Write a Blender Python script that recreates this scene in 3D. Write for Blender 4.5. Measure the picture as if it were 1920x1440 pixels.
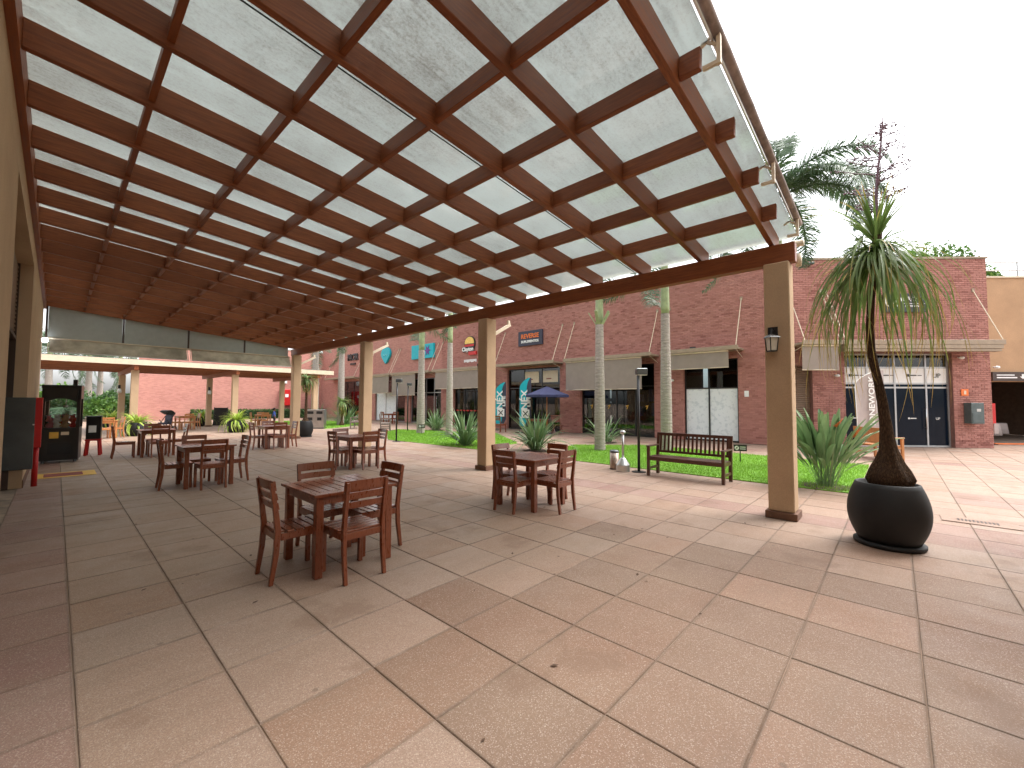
import bpy, bmesh, math, random
import numpy as np
from mathutils import Vector, Matrix
random.seed(7)
R = math.radians
sc = bpy.context.scene
col = sc.collection
for o in list(bpy.data.objects): bpy.data.objects.remove(o)

# ---------------------------------------------------------------- camera
H = 1.58
F_PX = 783.875                      # focal length for a 1920 px wide picture
yaw, pitch, roll = R(47.4523), R(2.5595), R(0.2869)
cf = Vector((math.sin(yaw)*math.cos(pitch), math.cos(yaw)*math.cos(pitch), math.sin(pitch)))
cr0 = Vector((math.cos(yaw), -math.sin(yaw), 0)); cu0 = cr0.cross(cf)
cr = cr0*math.cos(roll)+cu0*math.sin(roll); cu = -cr0*math.sin(roll)+cu0*math.cos(roll)
cam = bpy.data.cameras.new('camera'); cam.sensor_width = 36; cam.lens = 36*F_PX/1920
cam.clip_start = .05; cam.clip_end = 2000
camo = bpy.data.objects.new('camera', cam); col.objects.link(camo)
camo.matrix_world = Matrix(((cr.x, cu.x, -cf.x, 0), (cr.y, cu.y, -cf.y, 0), (cr.z, cu.z, -cf.z, H), (0, 0, 0, 1)))
sc.camera = camo

# ---------------------------------------------------------------- sky and sun (bright overcast)
SUN_EL, SUN_AZ = 58, 125            # azimuth clockwise from +Y
w = bpy.data.worlds.new('World'); sc.world = w; w.use_nodes = True
nt = w.node_tree; nt.nodes.clear()
sky = nt.nodes.new('ShaderNodeTexSky'); sky.sky_type = 'NISHITA'; sky.sun_disc = False
sky.sun_elevation = R(SUN_EL); sky.sun_rotation = R(SUN_AZ)
sky.air_density = 1.0; sky.dust_density = 4.0; sky.ozone_density = 1.0
hs = nt.nodes.new('ShaderNodeHueSaturation'); hs.inputs['Saturation'].default_value = .16
bg = nt.nodes.new('ShaderNodeBackground'); bg.inputs['Strength'].default_value = .15
ow = nt.nodes.new('ShaderNodeOutputWorld')
nt.links.new(sky.outputs[0], hs.inputs['Color']); nt.links.new(hs.outputs[0], bg.inputs['Color'])
nt.links.new(bg.outputs[0], ow.inputs['Surface'])
sun = bpy.data.lights.new('sun', 'SUN'); sun.energy = .5; sun.angle = R(30); sun.color = (1, .95, .87)
suno = bpy.data.objects.new('sun', sun); col.objects.link(suno)
sd = Vector((math.sin(R(SUN_AZ))*math.cos(R(SUN_EL)), math.cos(R(SUN_AZ))*math.cos(R(SUN_EL)), math.sin(R(SUN_EL))))
suno.rotation_euler = (-sd).to_track_quat('-Z', 'Y').to_euler()
sc.view_settings.view_transform = 'Standard'; sc.view_settings.look = 'None'
sc.view_settings.exposure = 1.9; sc.view_settings.gamma = 1
sc.render.engine = 'CYCLES'
sc.cycles.max_bounces = 8; sc.cycles.transparent_max_bounces = 12; sc.cycles.transmission_bounces = 6
sc.cycles.diffuse_bounces = 4; sc.cycles.use_denoising = True

def px_of(p):
    d = Vector(p)-Vector((0, 0, H)); z = d.dot(cf)
    if z <= .05: return None
    return (960+F_PX*d.dot(cr)/z, 720-F_PX*d.dot(cu)/z, z)

# ---------------------------------------------------------------- helpers
class MB:
    """collects shapes, build() links them as one mesh object"""
    def __init__(s, M=None): s.v = []; s.f = []; s.M = M; s.mi = []; s.a = None; s.cur = 0
    def add(s, vs, fs):
        o = len(s.v); s.v += [tuple(x) for x in vs]
        s.f += [tuple(i+o for i in f) for f in fs]; s.mi += [s.cur]*len(fs); return s
    def box(s, x0, x1, y0, y1, z0, z1):
        return s.add([(x0,y0,z0),(x1,y0,z0),(x1,y1,z0),(x0,y1,z0),(x0,y0,z1),(x1,y0,z1),(x1,y1,z1),(x0,y1,z1)],
                     [(0,3,2,1),(4,5,6,7),(0,1,5,4),(1,2,6,5),(2,3,7,6),(3,0,4,7)])
    def cbox(s, c, sx, sy, sz): return s.box(c[0]-sx/2, c[0]+sx/2, c[1]-sy/2, c[1]+sy/2, c[2]-sz/2, c[2]+sz/2)
    def bar(s, a, b, wd, ht, up=(0,0,1)):
        a = Vector(a); b = Vector(b); d = (b-a).normalized(); u = Vector(up)
        sv = d.cross(u)
        if sv.length < 1e-4: sv = d.cross(Vector((1,0,0)))
        sv.normalize(); u = sv.cross(d).normalized()
        q = [(-1,-1),(1,-1),(1,1),(-1,1)]
        vs = [a+sv*wd/2*i+u*ht/2*j for i, j in q]+[b+sv*wd/2*i+u*ht/2*j for i, j in q]
        return s.add(vs, [(0,1,2,3),(7,6,5,4),(0,4,5,1),(1,5,6,2),(2,6,7,3),(3,7,4,0)])
    def tube(s, pts, rad, n=8, cap=True):
        pts = [Vector(p) for p in pts]
        if not hasattr(rad, '__len__'): rad = [rad]*len(pts)
        vs = []; pu = None
        for i, p in enumerate(pts):
            d = (pts[min(i+1, len(pts)-1)]-pts[max(i-1, 0)]).normalized()
            if pu is None: pu = Vector((1,0,0)) if abs(d.x) < .9 else Vector((0,1,0))
            sv = d.cross(pu).normalized(); pu = sv.cross(d).normalized()
            for k in range(n):
                a = 2*math.pi*k/n; vs.append(p+(pu*math.cos(a)+sv*math.sin(a))*rad[i])
        fs = [(i*n+k, (i+1)*n+k, (i+1)*n+(k+1) % n, i*n+(k+1) % n) for i in range(len(pts)-1) for k in range(n)]
        if cap: fs += [tuple(range(n)), tuple(reversed(range((len(pts)-1)*n, len(pts)*n)))]
        return s.add(vs, fs)
    def lathe(s, prof, n=24, c=(0,0,0), cap=True):
        vs = [(c[0]+r*math.cos(2*math.pi*k/n), c[1]+r*math.sin(2*math.pi*k/n), c[2]+z) for r, z in prof for k in range(n)]
        fs = [(i*n+k, i*n+(k+1) % n, (i+1)*n+(k+1) % n, (i+1)*n+k) for i in range(len(prof)-1) for k in range(n)]
        if cap: fs += [tuple(reversed(range(n))), tuple(range((len(prof)-1)*n, len(prof)*n))]
        return s.add(vs, fs)
    def prism(s, poly, y0, y1):
        """polygon in local xz extruded along local y"""
        n = len(poly)
        vs = [(x, y0, z) for x, z in poly]+[(x, y1, z) for x, z in poly]
        return s.add(vs, [tuple(range(n)), tuple(reversed(range(n, 2*n)))]+[(i, i+n, (i+1) % n+n, (i+1) % n) for i in range(n)])
    def slab(s, poly, z0, z1):
        n = len(poly)
        vs = [(x, y, z0) for x, y in poly]+[(x, y, z1) for x, y in poly]
        return s.add(vs, [tuple(reversed(range(n))), tuple(range(n, 2*n))]+[(i, (i+1) % n, (i+1) % n+n, i+n) for i in range(n)])
    def ball(s, c, r, nu=12, nv=8):
        rx, ry, rz = r if hasattr(r, '__len__') else (r, r, r)
        vs = [(c[0], c[1], c[2]-rz)]
        for j in range(1, nv):
            t = -math.pi/2+math.pi*j/nv
            for k in range(nu):
                a = 2*math.pi*k/nu; vs.append((c[0]+rx*math.cos(t)*math.cos(a), c[1]+ry*math.cos(t)*math.sin(a), c[2]+rz*math.sin(t)))
        vs.append((c[0], c[1], c[2]+rz)); L = len(vs)-1
        fs = [(0, 1+(k+1) % nu, 1+k) for k in range(nu)]
        fs += [(1+j*nu+k, 1+j*nu+(k+1) % nu, 1+(j+1)*nu+(k+1) % nu, 1+(j+1)*nu+k) for j in range(nv-2) for k in range(nu)]
        fs += [(L, 1+(nv-2)*nu+k, 1+(nv-2)*nu+(k+1) % nu) for k in range(nu)]
        return s.add(vs, fs)
    def mesh(s, name, mats, smooth=False, bev=0):
        me = bpy.data.meshes.new(name)
        vs = [tuple(s.M @ Vector(v)) for v in s.v] if s.M is not None else s.v
        me.from_pydata(vs, [], s.f)
        if not isinstance(mats, (list, tuple)): mats = [mats]
        for m in mats: me.materials.append(m)
        if len(mats) > 1: me.polygons.foreach_set('material_index', s.mi)
        if bev:
            bm = bmesh.new(); bm.from_mesh(me)
            bmesh.ops.bevel(bm, geom=[e for e in bm.edges], offset=bev, segments=1, affect='EDGES', clamp_overlap=True)
            bm.to_mesh(me); bm.free()
        if smooth: me.polygons.foreach_set('use_smooth', [True]*len(me.polygons))
        if s.a is not None:
            at = me.attributes.new('tip', 'FLOAT', 'POINT'); at.data.foreach_set('value', s.a)
        me.update(); return me
    def build(s, name, mats, parent=None, smooth=False, bev=0, **tagkw):
        o = bpy.data.objects.new(name, s.mesh(name, mats, smooth, bev)); col.objects.link(o)
        if parent is not None: o.parent = parent
        if tagkw: tag(o, **tagkw)
        return o
def tag(o, label=None, cat=None, group=None, kind=None):
    if label: o['label'] = label
    if cat: o['category'] = cat
    if group: o['group'] = group
    if kind: o['kind'] = kind
    return o
def thing(name, label, cat, loc=(0,0,0), rz=0, group=None):
    o = bpy.data.objects.new(name, None); o.empty_display_size = .1; col.objects.link(o)
    o.location = loc; o.rotation_euler = (0, 0, rz); return tag(o, label, cat, group)
def place(me, name, parent=None, loc=(0,0,0), rot=(0,0,0), scl=(1,1,1)):
    o = bpy.data.objects.new(name, me); col.objects.link(o)
    o.location = loc; o.rotation_euler = rot; o.scale = scl
    if parent is not None: o.parent = parent
    return o
def kids(o): return [c for c in bpy.data.objects if c.parent == o]
def copy_tree(o, parent=None, tree=None):
    c = o.copy(); col.objects.link(c)
    if parent is not None: c.parent = parent
    for ch in (tree or {}).get(o.name, list(o.children)): copy_tree(ch, c, tree)
    return c
def frame(ox, oy, dx, dy, oz=0):
    """local x along a facade (to the right seen from in front), y inward, z up"""
    l = math.hypot(dx, dy); dx /= l; dy /= l
    return Matrix(((dx, -dy, 0, ox), (dy, dx, 0, oy), (0, 0, 1, oz), (0, 0, 0, 1)))
def text(name, s, size, M, mat, parent, ext=.004, align='CENTER', sx=1.0, bold=0.0):
    """lettering as a mesh; M maps local x right, y up, z out of the sign"""
    cu_ = bpy.data.curves.new(name, 'FONT'); cu_.body = s; cu_.size = size; cu_.extrude = ext
    cu_.align_x = align; cu_.align_y = 'CENTER'; cu_.resolution_u = 2; cu_.offset = bold
    t = bpy.data.objects.new(name, cu_); col.objects.link(t)
    bpy.context.view_layer.update()
    me = bpy.data.meshes.new_from_object(t.evaluated_get(bpy.context.evaluated_depsgraph_get()))
    bpy.data.objects.remove(t)
    me.transform(M @ Matrix.Diagonal((sx, 1, 1, 1))); me.materials.clear(); me.materials.append(mat)
    return place(me, name, parent)
def sign_M(F, x, z, out):
    """a plate frame on a facade: text x along the facade, y up, z outward"""
    return F @ Matrix(((1,0,0,x),(0,0,-1,-out),(0,1,0,z),(0,0,0,1)))

# ---------------------------------------------------------------- materials
class NB:
    def __init__(s, name):
        s.m = bpy.data.materials.new(name); s.m.use_nodes = True; s.t = s.m.node_tree
        s.t.nodes.clear(); s.out = s.n('ShaderNodeOutputMaterial')
    def n(s, typ, **k):
        nd = s.t.nodes.new(typ)
        for a, v in k.items(): setattr(nd, a, v)
        return nd
    def l(s, a, b): s.t.links.new(a, b)
    def pos(s, scale=(1,1,1), obj=False):
        c = s.n('ShaderNodeTexCoord').outputs['Object'] if obj else s.n('ShaderNodeNewGeometry').outputs['Position']
        mp = s.n('ShaderNodeMapping'); mp.inputs['Scale'].default_value = scale; s.l(c, mp.inputs['Vector']); return mp.outputs[0]
    def noise(s, vec, scale, detail=3, rough=.55, lo=0, hi=1):
        nz = s.n('ShaderNodeTexNoise'); nz.inputs['Scale'].default_value = scale
        nz.inputs['Detail'].default_value = detail; nz.inputs['Roughness'].default_value = rough
        s.l(vec, nz.inputs['Vector'])
        if (lo, hi) == (0, 1): return nz.outputs['Fac']
        return s.ramp(nz.outputs['Fac'], lo, hi)
    def ramp(s, v, lo, hi, a=0, b=1):
        r = s.n('ShaderNodeMapRange'); r.inputs['From Min'].default_value = lo; r.inputs['From Max'].default_value = hi
        r.inputs['To Min'].default_value = a; r.inputs['To Max'].default_value = b; s.l(v, r.inputs['Value']); return r.outputs[0]
    def mix(s, fac, a, b, mode='MIX'):
        m = s.n('ShaderNodeMix', data_type='RGBA', blend_type=mode)
        if isinstance(fac, (int, float)): m.inputs['Factor'].default_value = fac
        else: s.l(fac, m.inputs['Factor'])
        for v, i in ((a, 'A'), (b, 'B')):
            sk = [q for q in m.inputs if q.name == i and q.type == 'RGBA'][0]
            if isinstance(v, (tuple, list)): sk.default_value = (*v, 1)
            else: s.l(v, sk)
        return [q for q in m.outputs if q.type == 'RGBA'][0]
    def math(s, op, a, b=None):
        m = s.n('ShaderNodeMath', operation=op)
        for i, v in enumerate((a, b)):
            if v is None: continue
            if isinstance(v, (int, float)): m.inputs[i].default_value = v
            else: s.l(v, m.inputs[i])
        return m.outputs[0]
    def bump(s, h, strength=.3, dist=.01):
        b = s.n('ShaderNodeBump'); b.inputs['Strength'].default_value = strength; b.inputs['Distance'].default_value = dist
        s.l(h, b.inputs['Height']); return b.outputs[0]
    def pbr(s, colr, rough=.6, metal=0, bump=None, spec=.5, coat=0, alpha=None):
        p = s.n('ShaderNodeBsdfPrincipled')
        if isinstance(colr, (tuple, list)): p.inputs['Base Color'].default_value = (*colr, 1)
        else: s.l(colr, p.inputs['Base Color'])
        if isinstance(rough, (int, float)): p.inputs['Roughness'].default_value = rough
        else: s.l(rough, p.inputs['Roughness'])
        p.inputs['Metallic'].default_value = metal; p.inputs['Specular IOR Level'].default_value = spec
        p.inputs['Coat Weight'].default_value = coat; p.inputs['Coat Roughness'].default_value = .15
        if bump is not None: s.l(bump, p.inputs['Normal'])
        s.l(p.outputs[0], s.out.inputs[0]); s.p = p; return s.m

def dk(c, k): return tuple(x*k for x in c)
def simple(name, c, rough=.55, metal=0, var=.18, sc_=6, bump=0, bsc=60, obj=True, coat=0, spec=.5):
    b = NB(name); v = b.pos(obj=obj)
    c_ = b.mix(b.noise(v, sc_, 4, .6, .3, .7), dk(c, 1-var), dk(c, 1+var))
    bp = b.bump(b.noise(v, bsc, 3), bump, .004) if bump else None
    return b.pbr(c_, rough, metal, bp, spec, coat)
def rnd(b):
    """random value per object and per loose piece"""
    oi = b.n('ShaderNodeObjectInfo').outputs['Random']; gi = b.n('ShaderNodeNewGeometry').outputs['Random Per Island']
    return b.math('FRACT', b.math('ADD', oi, b.math('MULTIPLY', gi, 3.7)))
def wood(name, c1, c2, stretch, rough=.4, coat=.15, wear=None, obj=False):
    b = NB(name); v = b.pos(stretch, obj=obj); r = rnd(b)
    off = b.n('ShaderNodeVectorMath', operation='ADD'); cx = b.n('ShaderNodeCombineXYZ')
    for i in range(3): b.l(b.math('MULTIPLY', r, 37.0), cx.inputs[i])
    b.l(v, off.inputs[0]); b.l(cx.outputs[0], off.inputs[1])
    g = b.noise(off.outputs[0], 6, 6, .65, .3, .72)
    c = b.mix(g, c1, c2)
    c = b.mix(b.ramp(r, 0, 1, .0, .35), c, dk(c1, .7))
    if wear: c = b.mix(b.noise(b.pos(), 2.2, 5, .7, .55, .8), c, wear)
    return b.pbr(c, b.ramp(g, 0, 1, rough*.8, rough*1.25), 0, b.bump(g, .12, .003), .5 if coat else .28, coat)

def tile_mat(name, red=False, two=((.325,.228,.178), (.355,.236,.178))):
    b = NB(name); v = b.pos(); r = rnd(b)
    if red: base = b.mix(r, (.235,.115,.095), (.31,.185,.155))
    else:
        base = b.mix(r, *two)
        base = b.mix(b.math('POWER', b.math('FRACT', b.math('MULTIPLY', r, 7.3)), 3.0), base, (.31,.178,.12))
    base = b.mix(b.noise(v, .55, 4, .6, .35, .7), base, b.mix(.45, base, (.36,.265,.19)))
    spk = b.n('ShaderNodeTexVoronoi'); spk.inputs['Scale'].default_value = 235; b.l(v, spk.inputs['Vector'])
    rgb = b.n('ShaderNodeSeparateColor'); b.l(spk.outputs['Color'], rgb.inputs[0])
    base = b.mix(b.ramp(rgb.outputs[0], .0, 1, 0, .85), base, b.mix(.5, base, (.12,.07,.045)))
    base = b.mix(b.ramp(rgb.outputs[1], .80, 1, 0, .55), base, (.55,.47,.40))
    # long dirt smears and damp patches
    sm = b.noise(b.pos((.5, 3.2, 1)), 1.6, 5, .65, .48, .78)
    base = b.mix(b.math('MULTIPLY', sm, .42), base, (.20,.14,.10))
    st = b.noise(v, 1.0, 4, .6, .585, .64)
    base = b.mix(b.math('MULTIPLY', st, .42), base, (.17,.10,.065))
    gum = b.n('ShaderNodeTexVoronoi'); gum.inputs['Scale'].default_value = 2.6; b.l(v, gum.inputs['Vector'])
    base = b.mix(b.math('MULTIPLY', b.ramp(gum.outputs['Distance'], .055, .035), .5), base, (.10,.065,.045))
    fine = b.noise(v, 9, 6, .75, .56, .82)
    base = b.mix(b.math('MULTIPLY', fine, .22), base, (.16,.11,.08))
    # grime gathered along the joints
    ed = b.n('ShaderNodeAttribute'); ed.attribute_name = 'tip'
    gr = b.math('MULTIPLY', ed.outputs['Fac'], b.noise(v, 4, 4, .6, .2, .65))
    base = b.mix(b.math('MULTIPLY', gr, .62), base, (.12,.085,.06))
    h = b.math('ADD', b.math('MULTIPLY', rgb.outputs[2], .6), b.noise(v, 60, 2))
    return b.pbr(base, b.ramp(b.noise(v, 3, 3), .3, .7, .5, .72), 0, b.bump(h, .22, .002), .35)

def brick_mat(name):
    b = NB(name); v = b.pos(); r = rnd(b)
    c = b.mix(r, (.34,.155,.127), (.44,.21,.177))
    c = b.mix(b.math('POWER', b.math('FRACT', b.math('MULTIPLY', r, 11.7)), 5.0), c, (.23,.09,.075))
    c = b.mix(b.noise(v, .7, 4, .6, .35, .75), c, b.mix(.35, c, (.52,.28,.23)))
    c = b.mix(b.math('MULTIPLY', b.noise(b.pos((2.2, 2.2, .25)), 1.3, 5, .7, .58, .8), .25), c, (.20,.10,.08))
    return b.pbr(c, .85, 0, b.bump(b.noise(v, 90, 3), .35, .004), .25)
def brick_far_mat(name, ax):
    b = NB(name); g = b.n('ShaderNodeNewGeometry').outputs['Position']
    sp = b.n('ShaderNodeSeparateXYZ'); b.l(g, sp.inputs[0]); cx = b.n('ShaderNodeCombineXYZ')
    b.l(sp.outputs[ax], cx.inputs[0]); b.l(sp.outputs[2], cx.inputs[1])
    t = b.n('ShaderNodeTexBrick'); b.l(cx.outputs[0], t.inputs['Vector'])
    for k, q in (('Scale', 1), ('Mortar Size', .006), ('Brick Width', .245), ('Row Height', .076), ('Bias', 0)): t.inputs[k].default_value = q
    t.inputs['Color1'].default_value = (.35,.15,.12,1); t.inputs['Color2'].default_value = (.47,.215,.178,1)
    t.inputs['Mortar'].default_value = (.36,.22,.19,1)
    v = b.pos()
    c = b.mix(b.noise(v, .8, 3, .5, .35, .75), t.outputs['Color'], b.mix(.4, t.outputs['Color'], (.52,.26,.2)))
    return b.pbr(c, .85, 0, None, .25)

def stucco(name, c, sc_=95, strength=.55):
    b = NB(name); v = b.pos(); big = b.noise(v, 1.2, 4, .6, .3, .75)
    c_ = b.mix(big, dk(c, .86), dk(c, 1.1)); n1 = b.noise(v, sc_, 4, .7)
    c_ = b.mix(b.ramp(n1, .35, .7, 0, .55), c_, dk(c, .62))
    return b.pbr(c_, .9, 0, b.bump(n1, strength, .006), .2)

def roof_glass_mat():
    b = NB('roof_glass'); v = b.pos()
    streak = b.noise(b.pos((.55, 11, 11)), 2.2, 6, .75)
    fine = b.noise(v, 38, 5, .85); patch = b.noise(v, .38, 3, .55); mid = b.noise(v, 5, 5, .7)
    d = b.math('ADD', b.math('MULTIPLY', streak, .30), b.math('ADD', b.math('MULTIPLY', fine, .54), b.math('ADD', b.math('MULTIPLY', patch, .32), b.math('MULTIPLY', mid, .14))))
    dirt = b.ramp(d, .48, .80, .45, .92)
    dcol = b.mix(b.ramp(d, .53, .80), (.80,.85,.84), (.31,.295,.275))
    tr = b.n('ShaderNodeBsdfTranslucent'); b.l(dcol, tr.inputs['Color'])
    df = b.n('ShaderNodeBsdfDiffuse'); b.l(b.mix(.5, dcol, (.30,.30,.28)), df.inputs['Color'])
    dm = b.n('ShaderNodeMixShader'); dm.inputs[0].default_value = .08; b.l(tr.outputs[0], dm.inputs[1]); b.l(df.outputs[0], dm.inputs[2])
    tp = b.n('ShaderNodeBsdfTransparent'); tp.inputs['Color'].default_value = (.82,.88,.85,1)
    m1 = b.n('ShaderNodeMixShader'); b.l(dirt, m1.inputs[0]); b.l(tp.outputs[0], m1.inputs[1]); b.l(dm.outputs[0], m1.inputs[2])
    gl = b.n('ShaderNodeBsdfGlossy'); gl.inputs['Roughness'].default_value = .03
    fr = b.n('ShaderNodeFresnel'); fr.inputs['IOR'].default_value = 1.6
    m2 = b.n('ShaderNodeMixShader'); b.l(fr.outputs[0], m2.inputs[0]); b.l(m1.outputs[0], m2.inputs[1]); b.l(gl.outputs[0], m2.inputs[2])
    b.l(m2.outputs[0], b.out.inputs[0]); return b.m
def pane_mat(name, tint=(.55,.6,.6), ior=1.55, rough=.02):
    b = NB(name); tp = b.n('ShaderNodeBsdfTransparent'); tp.inputs['Color'].default_value = (*tint, 1)
    gl = b.n('ShaderNodeBsdfGlossy'); gl.inputs['Roughness'].default_value = rough
    fr = b.n('ShaderNodeFresnel'); fr.inputs['IOR'].default_value = ior
    m2 = b.n('ShaderNodeMixShader'); b.l(fr.outputs[0], m2.inputs[0]); b.l(tp.outputs[0], m2.inputs[1]); b.l(gl.outputs[0], m2.inputs[2])
    b.l(m2.outputs[0], b.out.inputs[0]); return b.m
def leaf_mat(name, c1, c2, tipc=None, rough=.45, tl=.35):
    b = NB(name); v = b.pos(); r = rnd(b)
    c = b.mix(r, c1, c2); c = b.mix(b.noise(v, 5, 3, .6, .35, .7), c, b.mix(.4, c, dk(c1, .6)))
    at = b.n('ShaderNodeAttribute'); at.attribute_name = 'tip'
    if tipc: c = b.mix(b.ramp(at.outputs['Fac'], .62, .92), c, tipc)
    p = b.n('ShaderNodeBsdfPrincipled'); b.l(c, p.inputs['Base Color']); p.inputs['Roughness'].default_value = rough
    t = b.n('ShaderNodeBsdfTranslucent'); b.l(c, t.inputs['Color'])
    m = b.n('ShaderNodeMixShader'); m.inputs[0].default_value = tl; b.l(p.outputs[0], m.inputs[1]); b.l(t.outputs[0], m.inputs[2])
    b.l(m.outputs[0], b.out.inputs[0]); return b.m
def trunk_mat(name, c1, c2, ring=28, stretch=(3,3,14), rough_=False):
    b = NB(name); v = b.pos(stretch, obj=True); n1 = b.noise(v, 2.2, 6, .75, .3, .72)
    if rough_:
        vo = b.n('ShaderNodeTexVoronoi'); vo.feature = 'DISTANCE_TO_EDGE'; vo.inputs['Scale'].default_value = 1.6; b.l(v, vo.inputs['Vector'])
        n1 = b.math('MULTIPLY', n1, b.ramp(vo.outputs['Distance'], .0, .22, .25, 1))
    c = b.mix(n1, c1, c2); return b.pbr(c, .9, 0, b.bump(n1, 1.0 if rough_ else .7, .03 if rough_ else .012), .2)

M = {}
M['tile'] = tile_mat('paving_tile'); M['tile_red'] = tile_mat('red_paving_tile', True); M['tile_brown_dimmed'] = tile_mat('dimmed_brown_paving_tile', False, ((.20,.125,.088), (.23,.130,.086)))  # brown tiles are redder, with foreground shade also painted into their colour
M['joint'] = simple('joint_mortar', (.24,.17,.125), .95, var=.4, sc_=3, obj=False)
M['brick'] = brick_mat('brick'); M['brick_y'] = brick_far_mat('brick_wall_y', 1); M['brick_x'] = brick_far_mat('brick_wall_x', 0)
M['mortar'] = simple('mortar', (.22,.11,.09), .95, obj=False)
M['stucco'] = stucco('tan_stucco', (.55,.385,.245)); M['tan'] = stucco('tan_wall', (.50,.32,.19), 40, .3)
M['plinth'] = simple('brown_plinth', (.15,.075,.045), .8, obj=False, bump=.3)
M['wood_x'] = wood('pergola_wood_x', (.165,.048,.018), (.33,.108,.038), (.6,9,9), .5, 0)
M['wood_y'] = wood('pergola_wood_y', (.17,.046,.015), (.31,.095,.03), (9,.6,9), .5, 0)
M['furn'] = wood('dark_furniture_wood', (.17,.038,.013), (.25,.066,.022), (9,9,2.2), .30, .45, obj=True)
M['furn2'] = wood('orange_furniture_wood', (.42,.155,.045), (.55,.24,.08), (5,5,5), .45, .2, obj=True)
M['bench'] = wood('bench_wood', (.055,.018,.011), (.11,.033,.017), (5,5,5), .38, .3, obj=True)
M['greywood'] = wood('weathered_bench_wood', (.17,.13,.11), (.27,.22,.19), (5,5,5), .7, 0, obj=True)
M['glass'] = roof_glass_mat(); M['pane'] = pane_mat('shop_glass', (.50,.56,.57), 1.7); M['clear'] = pane_mat('clear_glass', (.9,.93,.93), 1.45)
M['darkpane'] = simple('blue_black_glass', (.004,.009,.018), .10, var=.1, spec=.18)
M['black'] = simple('black_paint', (.012,.012,.013), .35, var=.2); M['blackm'] = simple('matt_black', (.0065,.0065,.0078), .66, var=.25, bump=.08, bsc=200)
M['steel'] = simple('brushed_steel', (.55,.55,.54), .28, 1, var=.08); M['alu'] = simple('aluminium', (.42,.42,.42), .4, .7, var=.06)
M['white'] = simple('white_paint', (.78,.78,.76), .5, var=.04); M['cream'] = simple('cream_paint', (.62,.52,.38), .55, var=.08)
M['canvas'] = simple('taupe_canvas', (.27,.225,.19), .9, var=.07, sc_=3, bump=.1, bsc=300)
M['canopy'] = simple('canopy_metal', (.30,.23,.16), .55, var=.12); M['canvas2'] = simple('dirty_beige_canvas', (.42,.36,.27), .9, var=.35, sc_=2.5, obj=False)
M['gablepanel'] = simple('grey_gable_sheet', (.40,.43,.41), .7, var=.06)
M['red'] = simple('red_paint', (.50,.012,.012), .4, var=.1); M['brownpaint'] = simple('brown_paint', (.05,.028,.02), .5)
M['grey'] = simple('grey_metal', (.13,.145,.15), .22, .6, var=.25, sc_=2); M['dgreen'] = simple('grey_green_metal', (.075,.10,.10), .45)
M['yellow'] = simple('yellow_paint', (.62,.36,.06), .7, var=.15); M['darkred'] = simple('dark_red_paint', (.20,.035,.03), .75, var=.2)
M['orange'] = simple('orange_print', (.75,.17,.03), .6, var=.05); M['teal'] = simple('teal_print', (.0,.38,.46), .5, var=.04)
M['navy'] = simple('navy_fabric', (.035,.04,.10), .9, var=.15); M['purple'] = simple('purple_print', (.12,.02,.20), .5)
M['slate'] = simple('slate_print', (.035,.035,.06), .6); M['lampglass'] = simple('lantern_glass', (.62,.58,.50), .35, var=.05)
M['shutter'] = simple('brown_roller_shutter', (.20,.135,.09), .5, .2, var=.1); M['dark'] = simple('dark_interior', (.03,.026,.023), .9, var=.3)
M['film'] = None; M['soil'] = simple('soil', (.055,.032,.02), .95, var=.5, sc_=14, bump=.8, bsc=40, obj=False)
M['greyflag'] = simple('warm_grey_fabric', (.40,.34,.32), .85, var=.06); M['pink'] = simple('pink_plush', (.6,.2,.25), .95); M['blue'] = simple('blue_cloth', (.08,.15,.55), .9, var=.1)
M['skin'] = simple('skin', (.22,.10,.06), .6); M['hair'] = simple('dark_hair', (.012,.01,.009), .8)
b = NB('frosted_film'); v = b.pos((1, 1, 1)); nz = b.noise(v, 7, 2, .5, .52, .64)
M['film'] = b.pbr(b.mix(nz, (.76,.82,.83), (.62,.69,.71)), .4, 0, None, .5)
b = NB('lamp_lit'); e = b.n('ShaderNodeEmission'); e.inputs['Strength'].default_value = 5; e.inputs['Color'].default_value = (.85,.92,1,1); b.l(e.outputs[0], b.out.inputs[0]); M['lit'] = b.m
M['pleaf'] = leaf_mat('ponytail_leaf', (.11,.20,.05), (.22,.31,.09), (.50,.33,.10))
M['sleaf'] = leaf_mat('strelitzia_leaf', (.09,.18,.065), (.23,.34,.15), None, .32, .25)
M['yleaf'] = leaf_mat('lime_leaf', (.26,.40,.03), (.45,.56,.10), (.50,.50,.16))
M['palmleaf'] = leaf_mat('palm_leaf', (.07,.13,.065), (.14,.21,.11), None, .4, .3)
M['treeleaf'] = leaf_mat('tree_leaf', (.05,.13,.02), (.14,.25,.04)); M['hedge'] = leaf_mat('hedge_leaf', (.03,.08,.015), (.07,.15,.03))
M['trunk'] = trunk_mat('palm_trunk', (.22,.19,.165), (.46,.41,.36)); M['crownshaft'] = simple('crownshaft', (.28,.34,.17), .5, var=.2)
M['pbark'] = trunk_mat('ponytail_bark', (.035,.020,.012), (.23,.135,.075), stretch=(26,26,8), rough_=True); M['stalk'] = simple('flower_stalk', (.17,.10,.13), .7)
M['grassb'] = leaf_mat('grass_blade', (.17,.36,.03), (.28,.48,.05), None, .6, .35); M['lawn'] = simple('lawn_ground', (.15,.31,.03), .95, var=.3, sc_=9, obj=False, bump=.6, bsc=90)
M['flower'] = simple('flower_orange', (.6,.16,.03), .6)

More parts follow.
